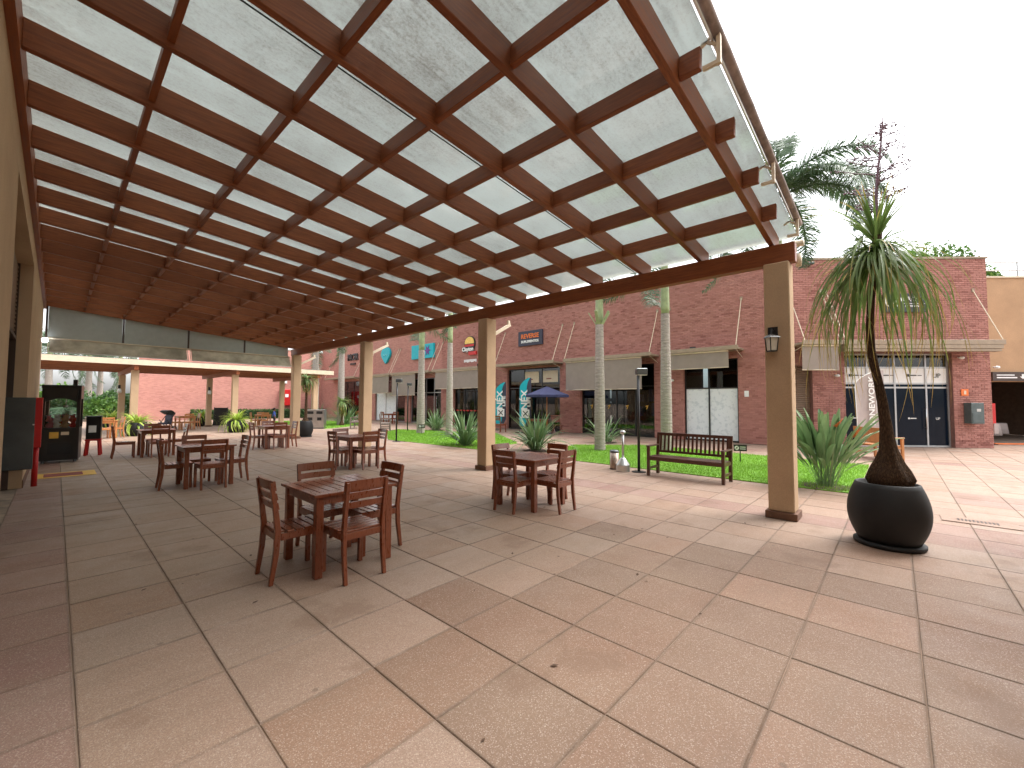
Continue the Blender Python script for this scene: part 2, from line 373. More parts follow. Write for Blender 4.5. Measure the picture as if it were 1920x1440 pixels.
# ================================================================ SETTING
GX0, GP, GY0, GQ = 1.944, .607, 1.735, .604
gx = lambda i: GX0+GP*i
gy = lambda j: GY0+GQ*j
ground = MB().add([(-400,-400,-.006),(400,-400,-.006),(400,400,-.006),(-400,400,-.006)], [(0,1,2,3)]).build('ground', M['joint'], kind='structure')
LAWN = [[(9.55,.55),(14.2,.55),(14.9,6.9),(13.1,8.9),(12.4,8.7),(9.66,6.6)],
        [(9.5,15.8),(9.62,10.4),(12.2,10.9),(15.2,15.0),(13.2,21),(12,20)],
        [(10.7,24.6),(13.4,26.2),(16,30),(15,36),(11.0,36),(10.8,30)]]
def inside(p, poly):
    c = False; n = len(poly)
    for i in range(n):
        (x1, y1), (x2, y2) = poly[i], poly[i-1]
        if (y1 > p[1]) != (y2 > p[1]) and p[0] < (x2-x1)*(p[1]-y1)/(y2-y1)+x1: c = not c
    return c
K = Vector((18.65, 2.9)); E_ = Vector((23.3, -2.6)); dF = (E_-K).normalized()
def in_building(x, y):
    if y > 2.6 and x > 18.7: return True
    q = Vector((x, y))-K; s_ = q.dot(dF); nrm = q.dot(Vector((-dF.y, dF.x)))
    return nrm > .3 and s_ < 7.0 and x > 18
# paving tiles: the 300 that show largest are objects, the rest one part
def tile_geo(mb, sx, sy, cx=0, cy=0, cz=0, tx=0, ty=0):
    a, b_ = sx/2, sy/2; c = .004; e = .016
    vs = []; at = []
    for (ia, ib, z, t) in ((a, b_, -.03, 1), (a, b_, -c, 1), (a-c, b_-c, 0, 1), (a-e, b_-e, 0, 0)):
        for px, py in ((-ia,-ib),(ia,-ib),(ia,ib),(-ia,ib)):
            vs.append((cx+px, cy+py, cz+z+tx*px+ty*py)); at.append(t)
    fs = [(12,13,14,15)]
    for r_ in range(3):
        for k in range(4): fs.append((r_*4+k, r_*4+(k+1) % 4, r_*4+4+(k+1) % 4, r_*4+4+k))
    mb.add(vs, fs)
    if mb.a is None: mb.a = []
    mb.a += at
tiles = []
for i in range(-3, 38):
    for j in range(-16, 72):
        x = gx(i)+GP/2; y = gy(j)+GQ/2
        if any(inside((x, y), L) for L in LAWN) or in_building(x, y) or (x < 0 and y > 60): continue
        red = (i == 8) or (i == 23) or (i in (13, 14) and y < -.6) or (i == 9 and y < -.2)
        if i > 9 and y > 45: continue
        tiles.append((x, y, GP, GQ, red))
for j in range(-16, 60):
    tiles.append((gx(-3)-.27, gy(j)+GQ/2+.05, .54, GQ, True))
scored = []
for t in tiles:
    q = px_of((t[0], t[1], 0)); s_ = 0
    if q and -60 < q[0] < 1980 and 700 < q[1] < 1500: s_ = 1/q[2]**2*(1 if q[1] < 1440 else .6)
    scored.append((s_, t))
scored.sort(key=lambda a: -a[0])
TG = .005
tm = {}
rest = {False: MB(), True: MB()}
for k, (s_, t) in enumerate(scored):
    x, y, sx, sy, red = t
    if k < 300 and s_ > 0:
        bn = not red and x > .7 and y < 2.2+.7*random.random() and math.hypot(x, y) < 4.6+1.4*random.random()  # zone near the camera that gets the brown tiles with painted-in shade
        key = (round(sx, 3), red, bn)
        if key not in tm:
            mb = MB(); tile_geo(mb, sx-TG, sy-TG); tm[key] = mb.mesh('tile', M['tile_red' if red else 'tile_brown_dimmed' if bn else 'tile'])
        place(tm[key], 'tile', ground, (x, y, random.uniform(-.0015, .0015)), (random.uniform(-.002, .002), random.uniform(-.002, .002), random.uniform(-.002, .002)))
    else: tile_geo(rest[red], sx-TG, sy-TG, x, y, random.uniform(-.0015, .0015), random.uniform(-.002, .002), random.uniform(-.002, .002))
for red in (False, True): rest[red].build('paving', M['tile_red' if red else 'tile'], ground, kind='stuff')

# lawns with grass blades
for li, L in enumerate(LAWN):
    lw = MB().slab(L, -.03, .018).build('lawn', M['lawn'], kind='structure')
    xs = [p[0] for p in L]; ys = [p[1] for p in L]
    n = (42000, 22000, 9000)[li]; vs = []; fs = []
    rg = np.random.default_rng(li+3)
    P_ = rg.random((n*2, 2))*[max(xs)-min(xs), max(ys)-min(ys)]+[min(xs), min(ys)]
    c = 0
    for x, y in P_:
        if not inside((x, y), L): continue
        a = rg.random()*6.283; h_ = .03+.035*rg.random(); wd = .006+.006*li; l1 = rg.normal(0, .022); l2 = rg.normal(0, .022)
        o_ = len(vs); ca, sa = math.cos(a)*wd, math.sin(a)*wd
        vs += [(x-ca, y-sa, .015), (x+ca, y+sa, .015), (x+l1, y+l2, .018+h_)]; fs.append((o_, o_+1, o_+2)); c += 1
        if c > n: break
    mb = MB(); mb.v = vs; mb.f = fs; mb.mi = [0]*len(fs)
    g = mb.build('grass', M['grassb']); tag(g, ('short bright green grass of the lawn behind the slatted bench', 'short green grass of the lawn around the two thin palms', 'short green grass of the lawn behind the steel litter bins')[li], 'grass', kind='stuff')

# ---------------------------------------------------------------- the pergola
PER = thing('pergola', 'large red brown timber pergola with glass roof over the terrace tables', 'pergola')
COLX = 6.95; ROWY = [1.2, 7.2, 12.98, 19.0]
RAFY = [1.27+k for k in range(19)]; NOGX = [.53+.945*k for k in range(7)]
zb = lambda x: 4.48-.088*x         # underside of the rafters
for y in ROWY:
    c = MB().box(COLX-.155, COLX+.155, y-.155, y+.155, .1, 3.575).build('column', M['stucco'], PER, bev=.012)
    MB().box(COLX-.19, COLX+.19, y-.19, y+.19, .003, .1).build('plinth', M['plinth'], c, bev=.006)
MB().bar((COLX, .98, 3.715), (COLX, 19.45, 3.715), .16, .275).build('beam', M['wood_y'], PER, bev=.006)
MB().box(-.36, -.30, 1.0, 19.4, 4.42, 4.77).build('ledger', M['wood_y'], PER)
for y in RAFY:
    mb = MB(); x0, x1 = -.30, 7.28
    mb.add([(x, y+s_*.035, zb(x)+h_) for x in (x0, x1) for s_ in (-1, 1) for h_ in (0, .25)],
           [(0,1,3,2),(4,6,7,5),(0,4,5,1),(2,3,7,6),(0,2,6,4),(1,5,7,3)])
    mb.build('rafter', M['wood_x'], PER, bev=.004)
for x in NOGX:
    for k in range(len(RAFY)):
        y0 = RAFY[k-1]+.037 if k else RAFY[0]-.20
        y1 = RAFY[k]-.037
        z = zb(x)+.135; up = (.088, 0, 1)
        MB().bar((x, y0, z), (x, y1, z), .055, .19, up).build('nogging', M['wood_y'], PER, bev=.003)
seam = [RAFY[0]-.26]+[y for y in RAFY if abs(y-3.27) > .1 and abs(y-4.27) > .1][1:]+[3.62]
seam = sorted(seam+[19.5]); seam = [s_ for s_ in seam]
for a, b_ in zip(seam[:-1], seam[1:]):
    mb = MB(); x0, x1 = -.36, 7.42
    g0, g1 = a+.004, b_-.004
    mb.add([(x, y, zb(x)+.256+h_) for x in (x0, x1) for y in (g0, g1) for h_ in (0, .008)],
           [(0,1,3,2),(4,6,7,5),(0,4,5,1),(2,3,7,6),(0,2,6,4),(1,5,7,3)])
    mb.build('roof_pane', M['glass'], PER)
mb = MB(); mb.bar((-.3, 3.62, zb(-.3)+.25), (7.4, 3.62, zb(7.4)+.25), .012, .008); mb.build('seal_strip', M['black'], PER)
MB().tube([(7.46, .95, zb(7.46)+.17), (7.46, 19.5, zb(7.46)+.17)], .05, 10).build('gutter', M['cream'], PER, smooth=True)
MB().tube([(7.36, 1.0, 3.62), (7.36, 1.0, 3.80)], .035, 10).build('gutter', M['cream'], PER, smooth=True)
for y in ROWY[1:]:
    MB().bar((7.10, y, 3.20), (7.75, y, 3.56), .07, .07).bar((7.70, y, 3.54), (7.70, y, 3.66), .06, .06).build('brace', M['cream'], PER)
# awning roll and brackets on the open gable
AW = thing('rolled_awning', 'rolled awning with metal brackets along the open sloping pergola edge', 'awning')
for x in (3.38, 5.32, 6.85):
    z = zb(x); mb = MB()
    mb.bar((x, 1.06, z+.05), (x, .93, z+.05), .03, .03).bar((x, .94, z+.03), (x, .94, z+.34), .03, .035).bar((x, .95, z+.19), (x, 1.06, z+.28), .02, .02).bar((x, .93, z+.32), (x, 1.10, z+.22), .02, .02)
    mb.build('bracket', M['cream'], AW)
pts = [(x, .955, zb(x)+.30+.006*math.sin(x*9)) for x in np.linspace(-.2, 7.1, 30)]
MB().tube(pts, .045, 10).build('canvas_roll', simple('aged_canvas', (.30,.24,.22), .9, var=.35, sc_=9), AW, smooth=True)
MB().tube([(-.2, .985, zb(-.2)+.24), (7.1, .985, zb(7.1)+.24)], .012, 6).build('rod', M['steel'], AW)

# far gable: grey sheets, two awnings
GAB = thing('gable_screen', 'grey sheet gable with dark posts closing the far end of the pergola', 'screen')
px4 = [-.28, 1.47, 3.25, 5.07, 6.74]
for a, b_ in zip(px4[:-1], px4[1:]):
    MB().prism([(a+.03, 3.535), (b_-.03, 3.535), (b_-.03, zb(b_)+.1), (a+.03, zb(a)+.1)], 19.32, 19.335).build('sheet', M['gablepanel'], GAB)
for a in px4[:4]: MB().box(a-.025, a+.025, 19.30, 19.36, 3.5, zb(a)+.06).build('post', M['brownpaint'], GAB)
MB().box(-.3, 6.74, 19.27, 19.37, 3.47, 3.53).build('rail', M['cream'], GAB)
for k, (a, b_) in enumerate(((-.2, 3.17), (3.31, 6.7))):
    aw = thing('drop_awning', ('dirty beige drop awning under the grey gable beside the shop wall', 'dirty beige drop awning under the grey gable beside the end column')[k], 'awning', group='beige awnings of the far gable')
    mb = MB(); N = 24
    vs = []
    for i in range(N+1):
        x = a+(b_-a)*i/N
        for q in range(5):
            t = q/4; vs.append((x, 19.16-.26*t+.012*math.sin(i*1.7)*math.sin(t*3), 3.47-.40*t))
    mb.add(vs, [(i*5+q, (i+1)*5+q, (i+1)*5+q+1, i*5+q+1) for i in range(N) for q in range(4)])
    mb.build('canvas', M['canvas2'], aw, smooth=True)
    MB().tube([(a, 19.17, 3.49), (b_, 19.17, 3.49)], .028, 10).build('roller', M['cream'], aw, smooth=True)
    MB().bar((a, 18.9, 3.06), (b_, 18.9, 3.06), .03, .035).build('bottom_bar', M['white'], aw)
    MB().bar((a-.03, 19.17, 3.5), (a-.03, 18.9, 3.05), .02, .03).bar((b_+.03, 19.17, 3.5), (b_+.03, 18.9, 3.05), .02, .03).build('arm', M['cream'], aw)

# lanterns on the columns
def lantern(x, y, z, rz, label):
    t = thing('wall_lantern', label, 'lantern', (x, y, z), rz, 'black lanterns on the pergola columns')
    MB().box(-.06, .06, -.012, 0, -.02, .14).build('backplate', M['black'], t)
    MB().tube([(0, -.01, .09), (0, -.07, .11), (0, -.10, .05), (0, -.10, .0)], .009, 6).build('arm', M['black'], t, smooth=True)
    MB().lathe([(.11, -.02), (.085, .0), (.03, .03)], 4, (0, -.10, 0)).build('cap', M['black'], t)
    MB().lathe([(.06, -.20), (.078, -.02)], 4, (0, -.10, 0)).build('glass', M['lampglass'], t)
    mb = MB()
    for k in range(4):
        a = k*math.pi/2; mb.bar((.062*math.cos(a), -.10+.062*math.sin(a), -.205), (.082*math.cos(a), -.10+.082*math.sin(a), -.02), .012, .012)
    mb.lathe([(.065, -.215), (.065, -.198)], 4, (0, -.10, 0)).build('cage', M['black'], t)
lantern(COLX-.155, 1.25, 2.52, -math.pi/2, 'black lantern on the column beside the big black planter')
lantern(COLX+.02, ROWY[1]+.155, 2.52, math.pi, 'black lantern on the second column counted from the big planter')
lantern(COLX+.02, ROWY[2]+.155, 2.52, math.pi, 'black lantern on the third column counted from the big planter')
lantern(COLX+.02, ROWY[3]+.155, 2.52, math.pi, 'black lantern on the column holding the gable awning')

# ---------------------------------------------------------------- shop building beside the pergola
LB = thing('shop_building', 'tan plastered shop wall with roller shutters along the pergola', 'building')
WX = -.36
mb = MB()
OP = [(-1.2, 4.0), (6.9, 11.6)]
mb.box(-3.5, WX, -2.49, 19.45, 4.05, 6.2)
prev = -2.49
for a, b_ in OP: mb.box(-1.2, WX, prev, a, .003, 4.047); prev = b_
mb.box(-1.2, WX, prev, 19.45, .003, 4.047); mb.build('wall', M['stucco'], LB)
MB().box(-3.5, 9, -9, -2.5, .003, 7.0).build('unseen_shade_wing', M['cream'], LB)  # added, unseen block: shades the near floor, pale face bounces light under the pergola
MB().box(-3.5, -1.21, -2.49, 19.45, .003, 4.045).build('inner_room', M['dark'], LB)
for (a, b_), zlow in zip(OP, (1.2, 2.72)):
    sh = MB()
    for q in range(int((4.0-zlow)/.075)):
        z = zlow+q*.075; sh.add([(-.56, a+.01, z), (-.56, b_-.01, z), (-.535, b_-.01, z+.03), (-.535, a+.01, z+.03), (-.56, b_-.01, z+.07), (-.56, a+.01, z+.07)], [(0,1,2,3),(3,2,4,5)])
    s_ = sh.build('roller_shutter', M['shutter'], LB)
    MB().box(-.58, -.52, a+.01, b_-.01, zlow-.06, zlow).build('bottom_bar', M['brownpaint'], s_)
    MB().box(-.60, -.52, a, a+.06, .005, 4.04).box(-.60, -.52, b_-.06, b_, .005, 4.04).build('guide', M['brownpaint'], LB)
for a, b_ in ((4.0, 6.9), (11.6, 19.45)): MB().box(WX, WX+.014, a+.002, b_-.002, .004, .14).build('skirting', M['plinth'], LB)
MB().box(-.42, -.362, 19.452, 19.50, .003, 4.3).build('downpipe', M['darkred'], LB)
lw = thing('wall_lamp', 'white lamp glowing high on the end of the tan shop wall', 'lamp', (-.30, 19.1, 3.42))
MB().ball((0, 0, 0), .075, 12, 8).build('globe', M['lit'], lw, smooth=True)
MB().tube([(-.06, 0, .05), (0, 0, .07)], .012, 6).build('arm', M['black'], lw)

# ---------------------------------------------------------------- the brick building
BB = thing('brick_building', 'long red brick shopping building wrapped around the courtyard', 'building')
FL = frame(18.65, 44, 0, -1); LL = 44-2.9; FR = frame(K.x, K.y, dF.x, dF.y); LR = (E_-K).length; HB = 7.05
FE = frame(4.3, 44, 1, 0)
def openings_wall(F, L, Hh, ops, mat, th=.3, x0=0.0, rev=None):
    mb = MB(F); cuts = sorted(set([x0, L]+[o[0] for o in ops]+[o[1] for o in ops]))
    for a, b_ in zip(cuts[:-1], cuts[1:]):
        m_ = (a+b_)/2; zz = [(0.003, Hh)]
        for o in ops:
            if o[0] < m_ < o[1]: zz = [(z0, z1) for z0, z1 in ((.003, o[2]), (o[3], Hh)) if z1-z0 > .02]
        for z0, z1 in zz: mb.box(a, b_, 0, th, z0, z1)
    return mb.build('wall', mat, BB)
def bricks(F, x0, x1, z0, z1, ops, ph=0.0, corner=False):
    mb = MB(F); bl, bh, jt = .205, .062, .009; z = z0; r_ = 0
    while z < z1-.02:
        zt = min(z+bh, z1); segs = [(x0, x1)]
        for o in ops:
            if z < o[3] and zt > o[2]:
                ns = []
                for a, b_ in segs:
                    if o[1] <= a or o[0] >= b_: ns.append((a, b_)); continue
                    if o[0] > a: ns.append((a, o[0]))
                    if o[1] < b_: ns.append((o[1], b_))
                segs = ns
        for a, b_ in segs:
            x = math.floor(a/(bl+jt))*(bl+jt)-(bl+jt)*(.5 if r_ % 2 else 0)
            while x < b_:
                p, q = max(x, a), min(x+bl, b_)
                if q-p > .02:
                    d = -.012-random.random()*.007; o_ = len(mb.v)
                    mb.v += [(p, 0, z), (q, 0, z), (q, 0, zt), (p, 0, zt), (p+.003, d, z+.003), (q-.003, d, z+.003), (q-.003, d, zt-.003), (p+.003, d, zt-.003)]
                    mb.f += [tuple(o_+k for k in f) for f in ((4,5,6,7),(0,1,5,4),(1,2,6,5),(2,3,7,6),(3,0,4,7))]; mb.mi += [0]*5
                x += bl+jt
        z += bh+jt; r_ += 1
    return mb.build('bricks', M['brick'], BB, kind='stuff')
Yx = lambda y: 44-y
OPL = {'A': (Yx(39.9), Yx(36.0), 0, 3.5), 'B': (Yx(33.2), Yx(28.6), 0, 3.4), 'C': (Yx(27.9), Yx(24.0), 0, 3.4), 'D': (Yx(22.6), Yx(19.6), 0, 3.3),
       'E': (Yx(17.5), Yx(13.55), 0, 3.6), 'F': (Yx(12.2), Yx(8.2), 0, 3.45), 'G': (Yx(6.87), Yx(4.69), 0, 3.45)}
OPR = {'H': (.14, .80, 0, 3.0), 'I': (1.98, 5.85, 0, 3.5)}
openings_wall(FL, LL, HB, list(OPL.values()), M['brick_y']); openings_wall(FR, LR, HB, list(OPR.values()), M['mortar'])
openings_wall(FE, 14.35, 6.6, [], M['brick_x'])
bricks(FL, Yx(24.0), LL, .01, HB, list(OPL.values())); bricks(FR, 0, LR, .01, HB, list(OPR.values()))
FS = frame(E_.x, E_.y, -dF.y, dF.x)      # return wall into the passage
MB(FS).box(0.02, 7, 0, .3, .003, HB).build('side_wall', M['brick_y'], BB)
MB(FL).box(-.1, LL+.03, -.05, .34, HB, HB+.07).build('coping', M['canopy'], BB); MB(FR).box(-.03, LR+.05, -.05, .34, HB, HB+.072).build('coping', M['canopy'], BB)
MB(FE).box(-.05, 14.3, -.05, .34, 6.6, 6.67).build('coping', M['canopy'], BB)
MB().slab([(18.95, 44), (18.95, 3.0), (23.3, -2.3), (28.5, 2.1), (28.5, 44)], HB-.4, HB-.3).build('roof', M['grey'], BB)
MB(FE).tube([(-.05, -.06, 0), (-.05, -.06, 6.6)], .05, 8).build('downpipe', M['white'], BB)
for F, o in [(FL, v) for v in OPL.values()]+[(FR, v) for v in OPR.values()]:
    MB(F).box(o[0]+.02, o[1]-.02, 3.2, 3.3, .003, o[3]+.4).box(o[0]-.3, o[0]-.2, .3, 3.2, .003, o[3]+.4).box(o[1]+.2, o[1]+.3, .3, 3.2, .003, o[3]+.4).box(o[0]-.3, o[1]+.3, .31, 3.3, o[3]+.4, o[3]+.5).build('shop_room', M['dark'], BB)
    MB(F).box(o[0]-.3, o[1]+.3, .25, 3.2, -.02, .006).build('shop_floor', M['tile'], BB)

def shopfront(F, o, mull, rails, frame_m, pane_m, name='shopfront', dep=.14, fw=.06, door=None):
    """frame of posts and rails with one pane in every field"""
    fr = MB(F); x0, x1, z0, z1 = o; z0 = .008
    xs = [x0+.006]+list(mull)+[x1-.006]; zs = [z0]+list(rails)+[z1-.006]
    for x in xs: 
        a = x if x == xs[0] else x-fw/2; b_ = a+fw if x != xs[-1] else x
        if x == xs[-1]: a = x-fw
        fr.box(a, b_, dep, dep+.07, z0, z1-.006)
    root = fr.build(name, frame_m, BB)
    for z in zs: 
        a = z-fw/2 if z not in (zs[0], zs[-1]) else (z if z == zs[0] else z-fw)
        MB(F).box(x0+.008, x1-.008, dep+.003, dep+.066, a, a+fw).build('rail', frame_m, root)
    for a, b_ in zip(xs[:-1], xs[1:]):
        for c, d in zip(zs[:-1], zs[1:]):
            m_ = pane_m(a, b_, c, d) if callable(pane_m) else pane_m
            MB(F).box(a+.01, b_-.01, dep+.03, dep+.04, c+.01, d-.01).build('pane', m_, root)
    return root
o = OPL['A']; sA = shopfront(FL, o, [o[0]+1.3, o[0]+2.6], [2.6], M['black'], M['pane'])
o = OPL['B']; sB = shopfront(FL, o, [o[0]+1.55, o[0]+3.1], [2.4], M['alu'], lambda a, b_, c, d: M['film'] if (d < 2.5 and a < OPL['B'][0]+2.9) else M['pane'])
o = OPL['C']; sC = shopfront(FL, o, [o[0]+.9, o[0]+1.9, o[0]+2.9], [2.3], M['alu'], M['pane'])
o = OPL['D']; sD = shopfront(FL, o, [o[0]+1.0, o[0]+2.0], [2.3], M['black'], M['pane'])
o = OPL['E']; sE = shopfront(FL, o, [o[0]+1.25, o[0]+2.6], [2.45], M['black'], M['pane'])
o = OPL['F']; sF = shopfront(FL, o, [o[0]+1.0, o[0]+2.0, o[0]+3.0], [2.4], M['black'], M['pane'])
o = OPL['G']; sG = shopfront(FL, o, [o[0]+1.02], [2.24], M['black'], lambda a, b_, c, d: M['film'] if d < 2.5 else M['pane'])
o = OPR['I']; sI = shopfront(FR, o, [2.9, 3.9, 5.03], [2.22, 2.37, 2.97], M['alu'], lambda a, b_, c, d: M['darkpane'] if d < 2.4 else (M['white'] if d < 3 and c > 2.3 else M['pane']))
MB(FR).tube([(4.94, .08, .66), (4.94, .08, 1.5)], .016, 8).tube([(4.94, .08, .74), (4.94, .17, .74)], .009, 6).tube([(4.94, .08, 1.42), (4.94, .17, 1.42)], .009, 6).build('door_handle', M['steel'], sI, smooth=True)
for x, s_, sz in ((5.55, 'UP', .24),): text('lettering', s_, sz, sign_M(FR, x-.12, 2.66, -.155), M['dgreen'], sI)
text('lettering', 'UP', .13, sign_M(FR, 5.42, 1.06, -.155), M['white'], sI)
for x in (2.25, 3.05, 3.35, 4.35):
    MB(FR).box(x, x+.10, .155, .160, 2.63, 2.73).box(x+.13, x+.36, .155, .160, 2.66, 2.70).box(x+.40, x+.55, .155, .160, 2.665, 2.69).build('logo', M['black'], sI)
    MB(FR).box(x, x+.06, .155, .160, 1.04, 1.10).box(x+.08, x+.30, .155, .160, 1.055, 1.085).build('logo', M['white'], sI)
# contents seen behind the glass
def goods(F, o, seed, name, cols_, label, rows=4, yy=2.2, zmax=2.3):
    rg = random.Random(seed); t = thing(name, label, 'shelf', group='shelves behind the shop windows')
    x0, x1 = o[0]+.25, o[1]-.25; mb = MB(F)
    for r_ in range(rows+1): mb.box(x0, x1, yy, yy+.35, .15+r_*zmax/rows-.015, .15+r_*zmax/rows)
    for x in np.linspace(x0, x1, 4): mb.box(x-.02, x+.02, yy, yy+.36, .01, .15+zmax)
    mb.build('rack', M['grey'], t)
    gm = {}
    for r_ in range(rows):
        x = x0+.08
        while x < x1-.2:
            w_ = rg.uniform(.08, .25); h_ = rg.uniform(.15, zmax/rows-.08); ci = rg.randrange(len(cols_))
            gm.setdefault(ci, MB(F)).box(x, x+w_, yy+.03, yy+.25, .15+r_*zmax/rows+.002, .15+r_*zmax/rows+h_); x += w_+rg.uniform(.02, .12)
    for ci, mb in gm.items(): mb.build('goods', cols_[ci], t)
goods(FL, OPL['E'], 1, 'store_shelf', [M['white'], M['red'], M['slate'], M['cream']], 'stocked shelf behind the window beside the teal banners')
goods(FL, OPL['D'], 2, 'store_shelf', [M['white'], M['red'], M['grey']], 'stocked shelf behind the window under the burger sign')
goods(FL, OPL['C'], 3, 'store_shelf', [M['steel'], M['grey'], M['white']], 'steel filled shelf behind the glass door under the teal star sign')
goods(FL, OPL['F'], 4, 'store_shelf', [M['slate'], M['grey'], M['blue']], 'dim shelf behind the wide window with small yellow marks', 3)
MB(FL).box(OPL['A'][0]+.3, OPL['A'][1]-.3, 1.2, 1.7, .01, 1.0).build('counter', M['yellow'], label='yellow counter inside the shop under the black letters', cat='counter')
cb = thing('display_fridge', 'lit white display fridge behind the window under the burger sign', 'fridge')
MB(FL).box(OPL['D'][0]+1.25, OPL['D'][0]+1.85, 1.0, 1.5, .01, 2.0).build('body', M['white'], cb)
MB(FL).box(OPL['D'][0]+1.3, OPL['D'][0]+1.8, .985, .995, .3, 1.8).build('door', M['clear'], cb)
for i in range(8): MB(FL).box(OPL['D'][0]+.15+i*.35, OPL['D'][0]+.37+i*.35, .135, .168, 1.0, 1.08).build('window_mark', M['red'], sD)
for i in range(4): 
    x = OPL['F'][0]+.5+i; MB(FL).prism([(x, 1.46), (x+.14, 1.50), (x+.06, 1.30), (x+.03, 1.30), (x+.08, 1.44), (x, 1.42)], .150, .166).build('window_mark', M['yellow'], sF)
for x in (OPL['E'][0]+1.4, OPL['E'][0]+2.75):
    MB(FL).box(x-.1, x+.95, .150, .164, 2.75, 3.4).build('poster', M['cream'], sE); MB(FL).lathe([(.11, 0), (.11, .012)], 16).build('seal', M['darkred'], sE).matrix_local = sign_M(FL, x+.3, 3.2, -.148)
    MB(FL).box(x+.15, x+.5, .146, .149, 2.92, 2.98).build('poster_line', M['darkred'], sE)
# roller shutter door at H
mb = MB(FR); o = OPR['H']
for q in range(42):
    z = .01+q*.071
    if z > 2.93: break
    mb.add([(o[0]+.01, .16, z), (o[1]-.01, .16, z), (o[1]-.01, .14, z+.03), (o[0]+.01, .14, z+.03), (o[1]-.01, .16, z+.066), (o[0]+.01, .16, z+.066)], [(0,1,2,3),(3,2,4,5)])
mb.build('roller_shutter', M['shutter'], BB)

# canopies with tie rods and drop canvases
def canopy(F, x0, x1, label, drop=None, rods=True, deep=False, cx=None):
    t = thing('shop_canopy', label, 'canopy', group='flat canopies over the shop fronts')
    mb = MB(F); mb.box(x0, x1, -.90, -.022, 3.72, 3.80).box(x0-.02, x1+.02, -.96, -.903, 3.70, 3.86); mb.build('slab', M['canopy'], t, bev=.005)
    if deep:
        MB(F).box(x0+.05, x1-.1, -.93, -.70, 3.46, 3.55).box(x0+.02, x1-.05, -.95, -.68, 3.555, 3.695).build('cassette', M['canopy'], t, bev=.006)
    for x in ((x0+.06, x1-.06) if rods else ()):
        MB(F).tube([(x, -.93, 3.87), (x-(0 if not deep else 0), -.02, 5.85)], .016, 6).build('tie_rod', M['cream'], t)
        MB(F).box(x-.05, x+.05, -.035, -.018, 5.78, 5.92).build('anchor', M['canopy'], t)
        MB(F).tube([(x, -.92, 3.69), (x, -.03, 3.45)], .012, 6).build('arm', M['cream'], t)
    if drop:
        a, b_, zb_ = drop
        if not deep: MB(F).tube([(a, -.88, 3.67), (b_, -.88, 3.67)], .035, 8).build('roller', M['cream'], t, smooth=True)
        mb = MB(F); n = max(6, int((b_-a)/.25)); vs = []
        for i in range(n+1):
            x = a+(b_-a)*i/n
            for q in range(4): vs.append((x, -.86-.008*math.sin(i*1.3)*q, 3.66-(3.66-zb_)*q/3))
        mb.add(vs, [(i*4+q, (i+1)*4+q, (i+1)*4+q+1, i*4+q+1) for i in range(n) for q in range(3)])
        mb.build('canvas', M['canvas'], t, smooth=True)
        MB(F).tube([(a, -.86, zb_), (b_, -.86, zb_)], .018, 8).build('bottom_bar', M['cream'], t)
    return t
canopy(FL, Yx(7.5), Yx(4.45), 'canopy with short canvas over the frosted white shop front', (Yx(7.25), Yx(4.8), 3.02))
canopy(FL, Yx(12.65), Yx(7.95), 'canopy with long canvas over the wide dark window', (Yx(12.9)+.35, Yx(8.4), 2.24))
canopy(FL, Yx(17.75), Yx(13.3), 'canopy without canvas over the shop with teal banners')
canopy(FL, Yx(23.9), Yx(18.6), 'canopy with canvas under the burger sign', (Yx(23.6), Yx(18.8), 2.5))
canopy(FL, Yx(29.3), Yx(24.3), 'canopy with canvas under the teal star sign', (Yx(29.15), Yx(26.0), 2.1))
canopy(FL, Yx(33.5), Yx(29.5), 'canopy with canvas under the round teal sign', (Yx(32.5), Yx(29.6), 2.3))
canopy(FL, Yx(41.2), Yx(35.2), 'canopy over the shop with black letters', None)
canopy(FR, -.1, 1.24, 'canopy with canvas over the brown roller shutter', (-.1, 1.16, 2.80))
canopy(FR, 1.30, 6.75, 'deep canopy over the dark glass office front', None, True, True)

# signs on the facade
def plate(name, F, x0, x1, z0, z1, mat_, label, th=.08, cat='sign'):
    t = thing(name, label, cat); MB(F).box(x0, x1, -.025-th, -.022, z0, z1).build('panel', mat_, t, bev=.006); return t
t = plate('shop_sign', FL, Yx(16.5), Yx(14.7), 4.92, 5.78, M['slate'], 'dark sign with orange word Reverse on the brick wall', .12)
text('lettering', 'REVERSE', .36, sign_M(FL, Yx(15.6), 5.46, .152), M['orange'], t, .01, bold=.008)
text('lettering', 'SUPLEMENTOS', .20, sign_M(FL, Yx(15.6), 5.15, .152), M['white'], t, .01, bold=.006)
t = plate('shop_sign', FR, 3.42, 4.92, 5.02, 5.72, M['black'], 'black sign with white letters UP Group behind the hanging leaves', .10)
text('lettering', 'UP', .52, sign_M(FR, 3.72, 5.38, .13), M['white'], t, .01); text('lettering', 'GROUP', .24, sign_M(FR, 4.45, 5.50, .13), M['white'], t, .01)
text('lettering', 'EMPRESARIAL', .105, sign_M(FR, 4.45, 5.24, .13), M['white'], t, .01); MB(FR).box(4.05, 4.85, -.135, -.128, 5.33, 5.345).build('line', M['white'], t)
t = thing('letter_sign', 'black cut out letters Pacer on the brick wall', 'sign')
text('lettering', 'PACER', .85, sign_M(FL, Yx(37.25), 5.72, .06), M['black'], t, .05, sx=.80, bold=.02); MB(FL).box(Yx(37.7), Yx(36.7), -.10, -.022, 5.02, 5.20).build('lower_bar', M['black'], t)
t = thing('round_sign', 'teal pin shaped sign on the brick wall', 'sign')
pl = [(Yx(31.32)+.68*math.cos(a), 5.62+.55*math.sin(a)) for a in np.linspace(-.5, math.pi+.5, 20)]+[(Yx(31.32)-.18, 4.92), (Yx(31.32), 4.78), (Yx(31.32)+.2, 4.92)]
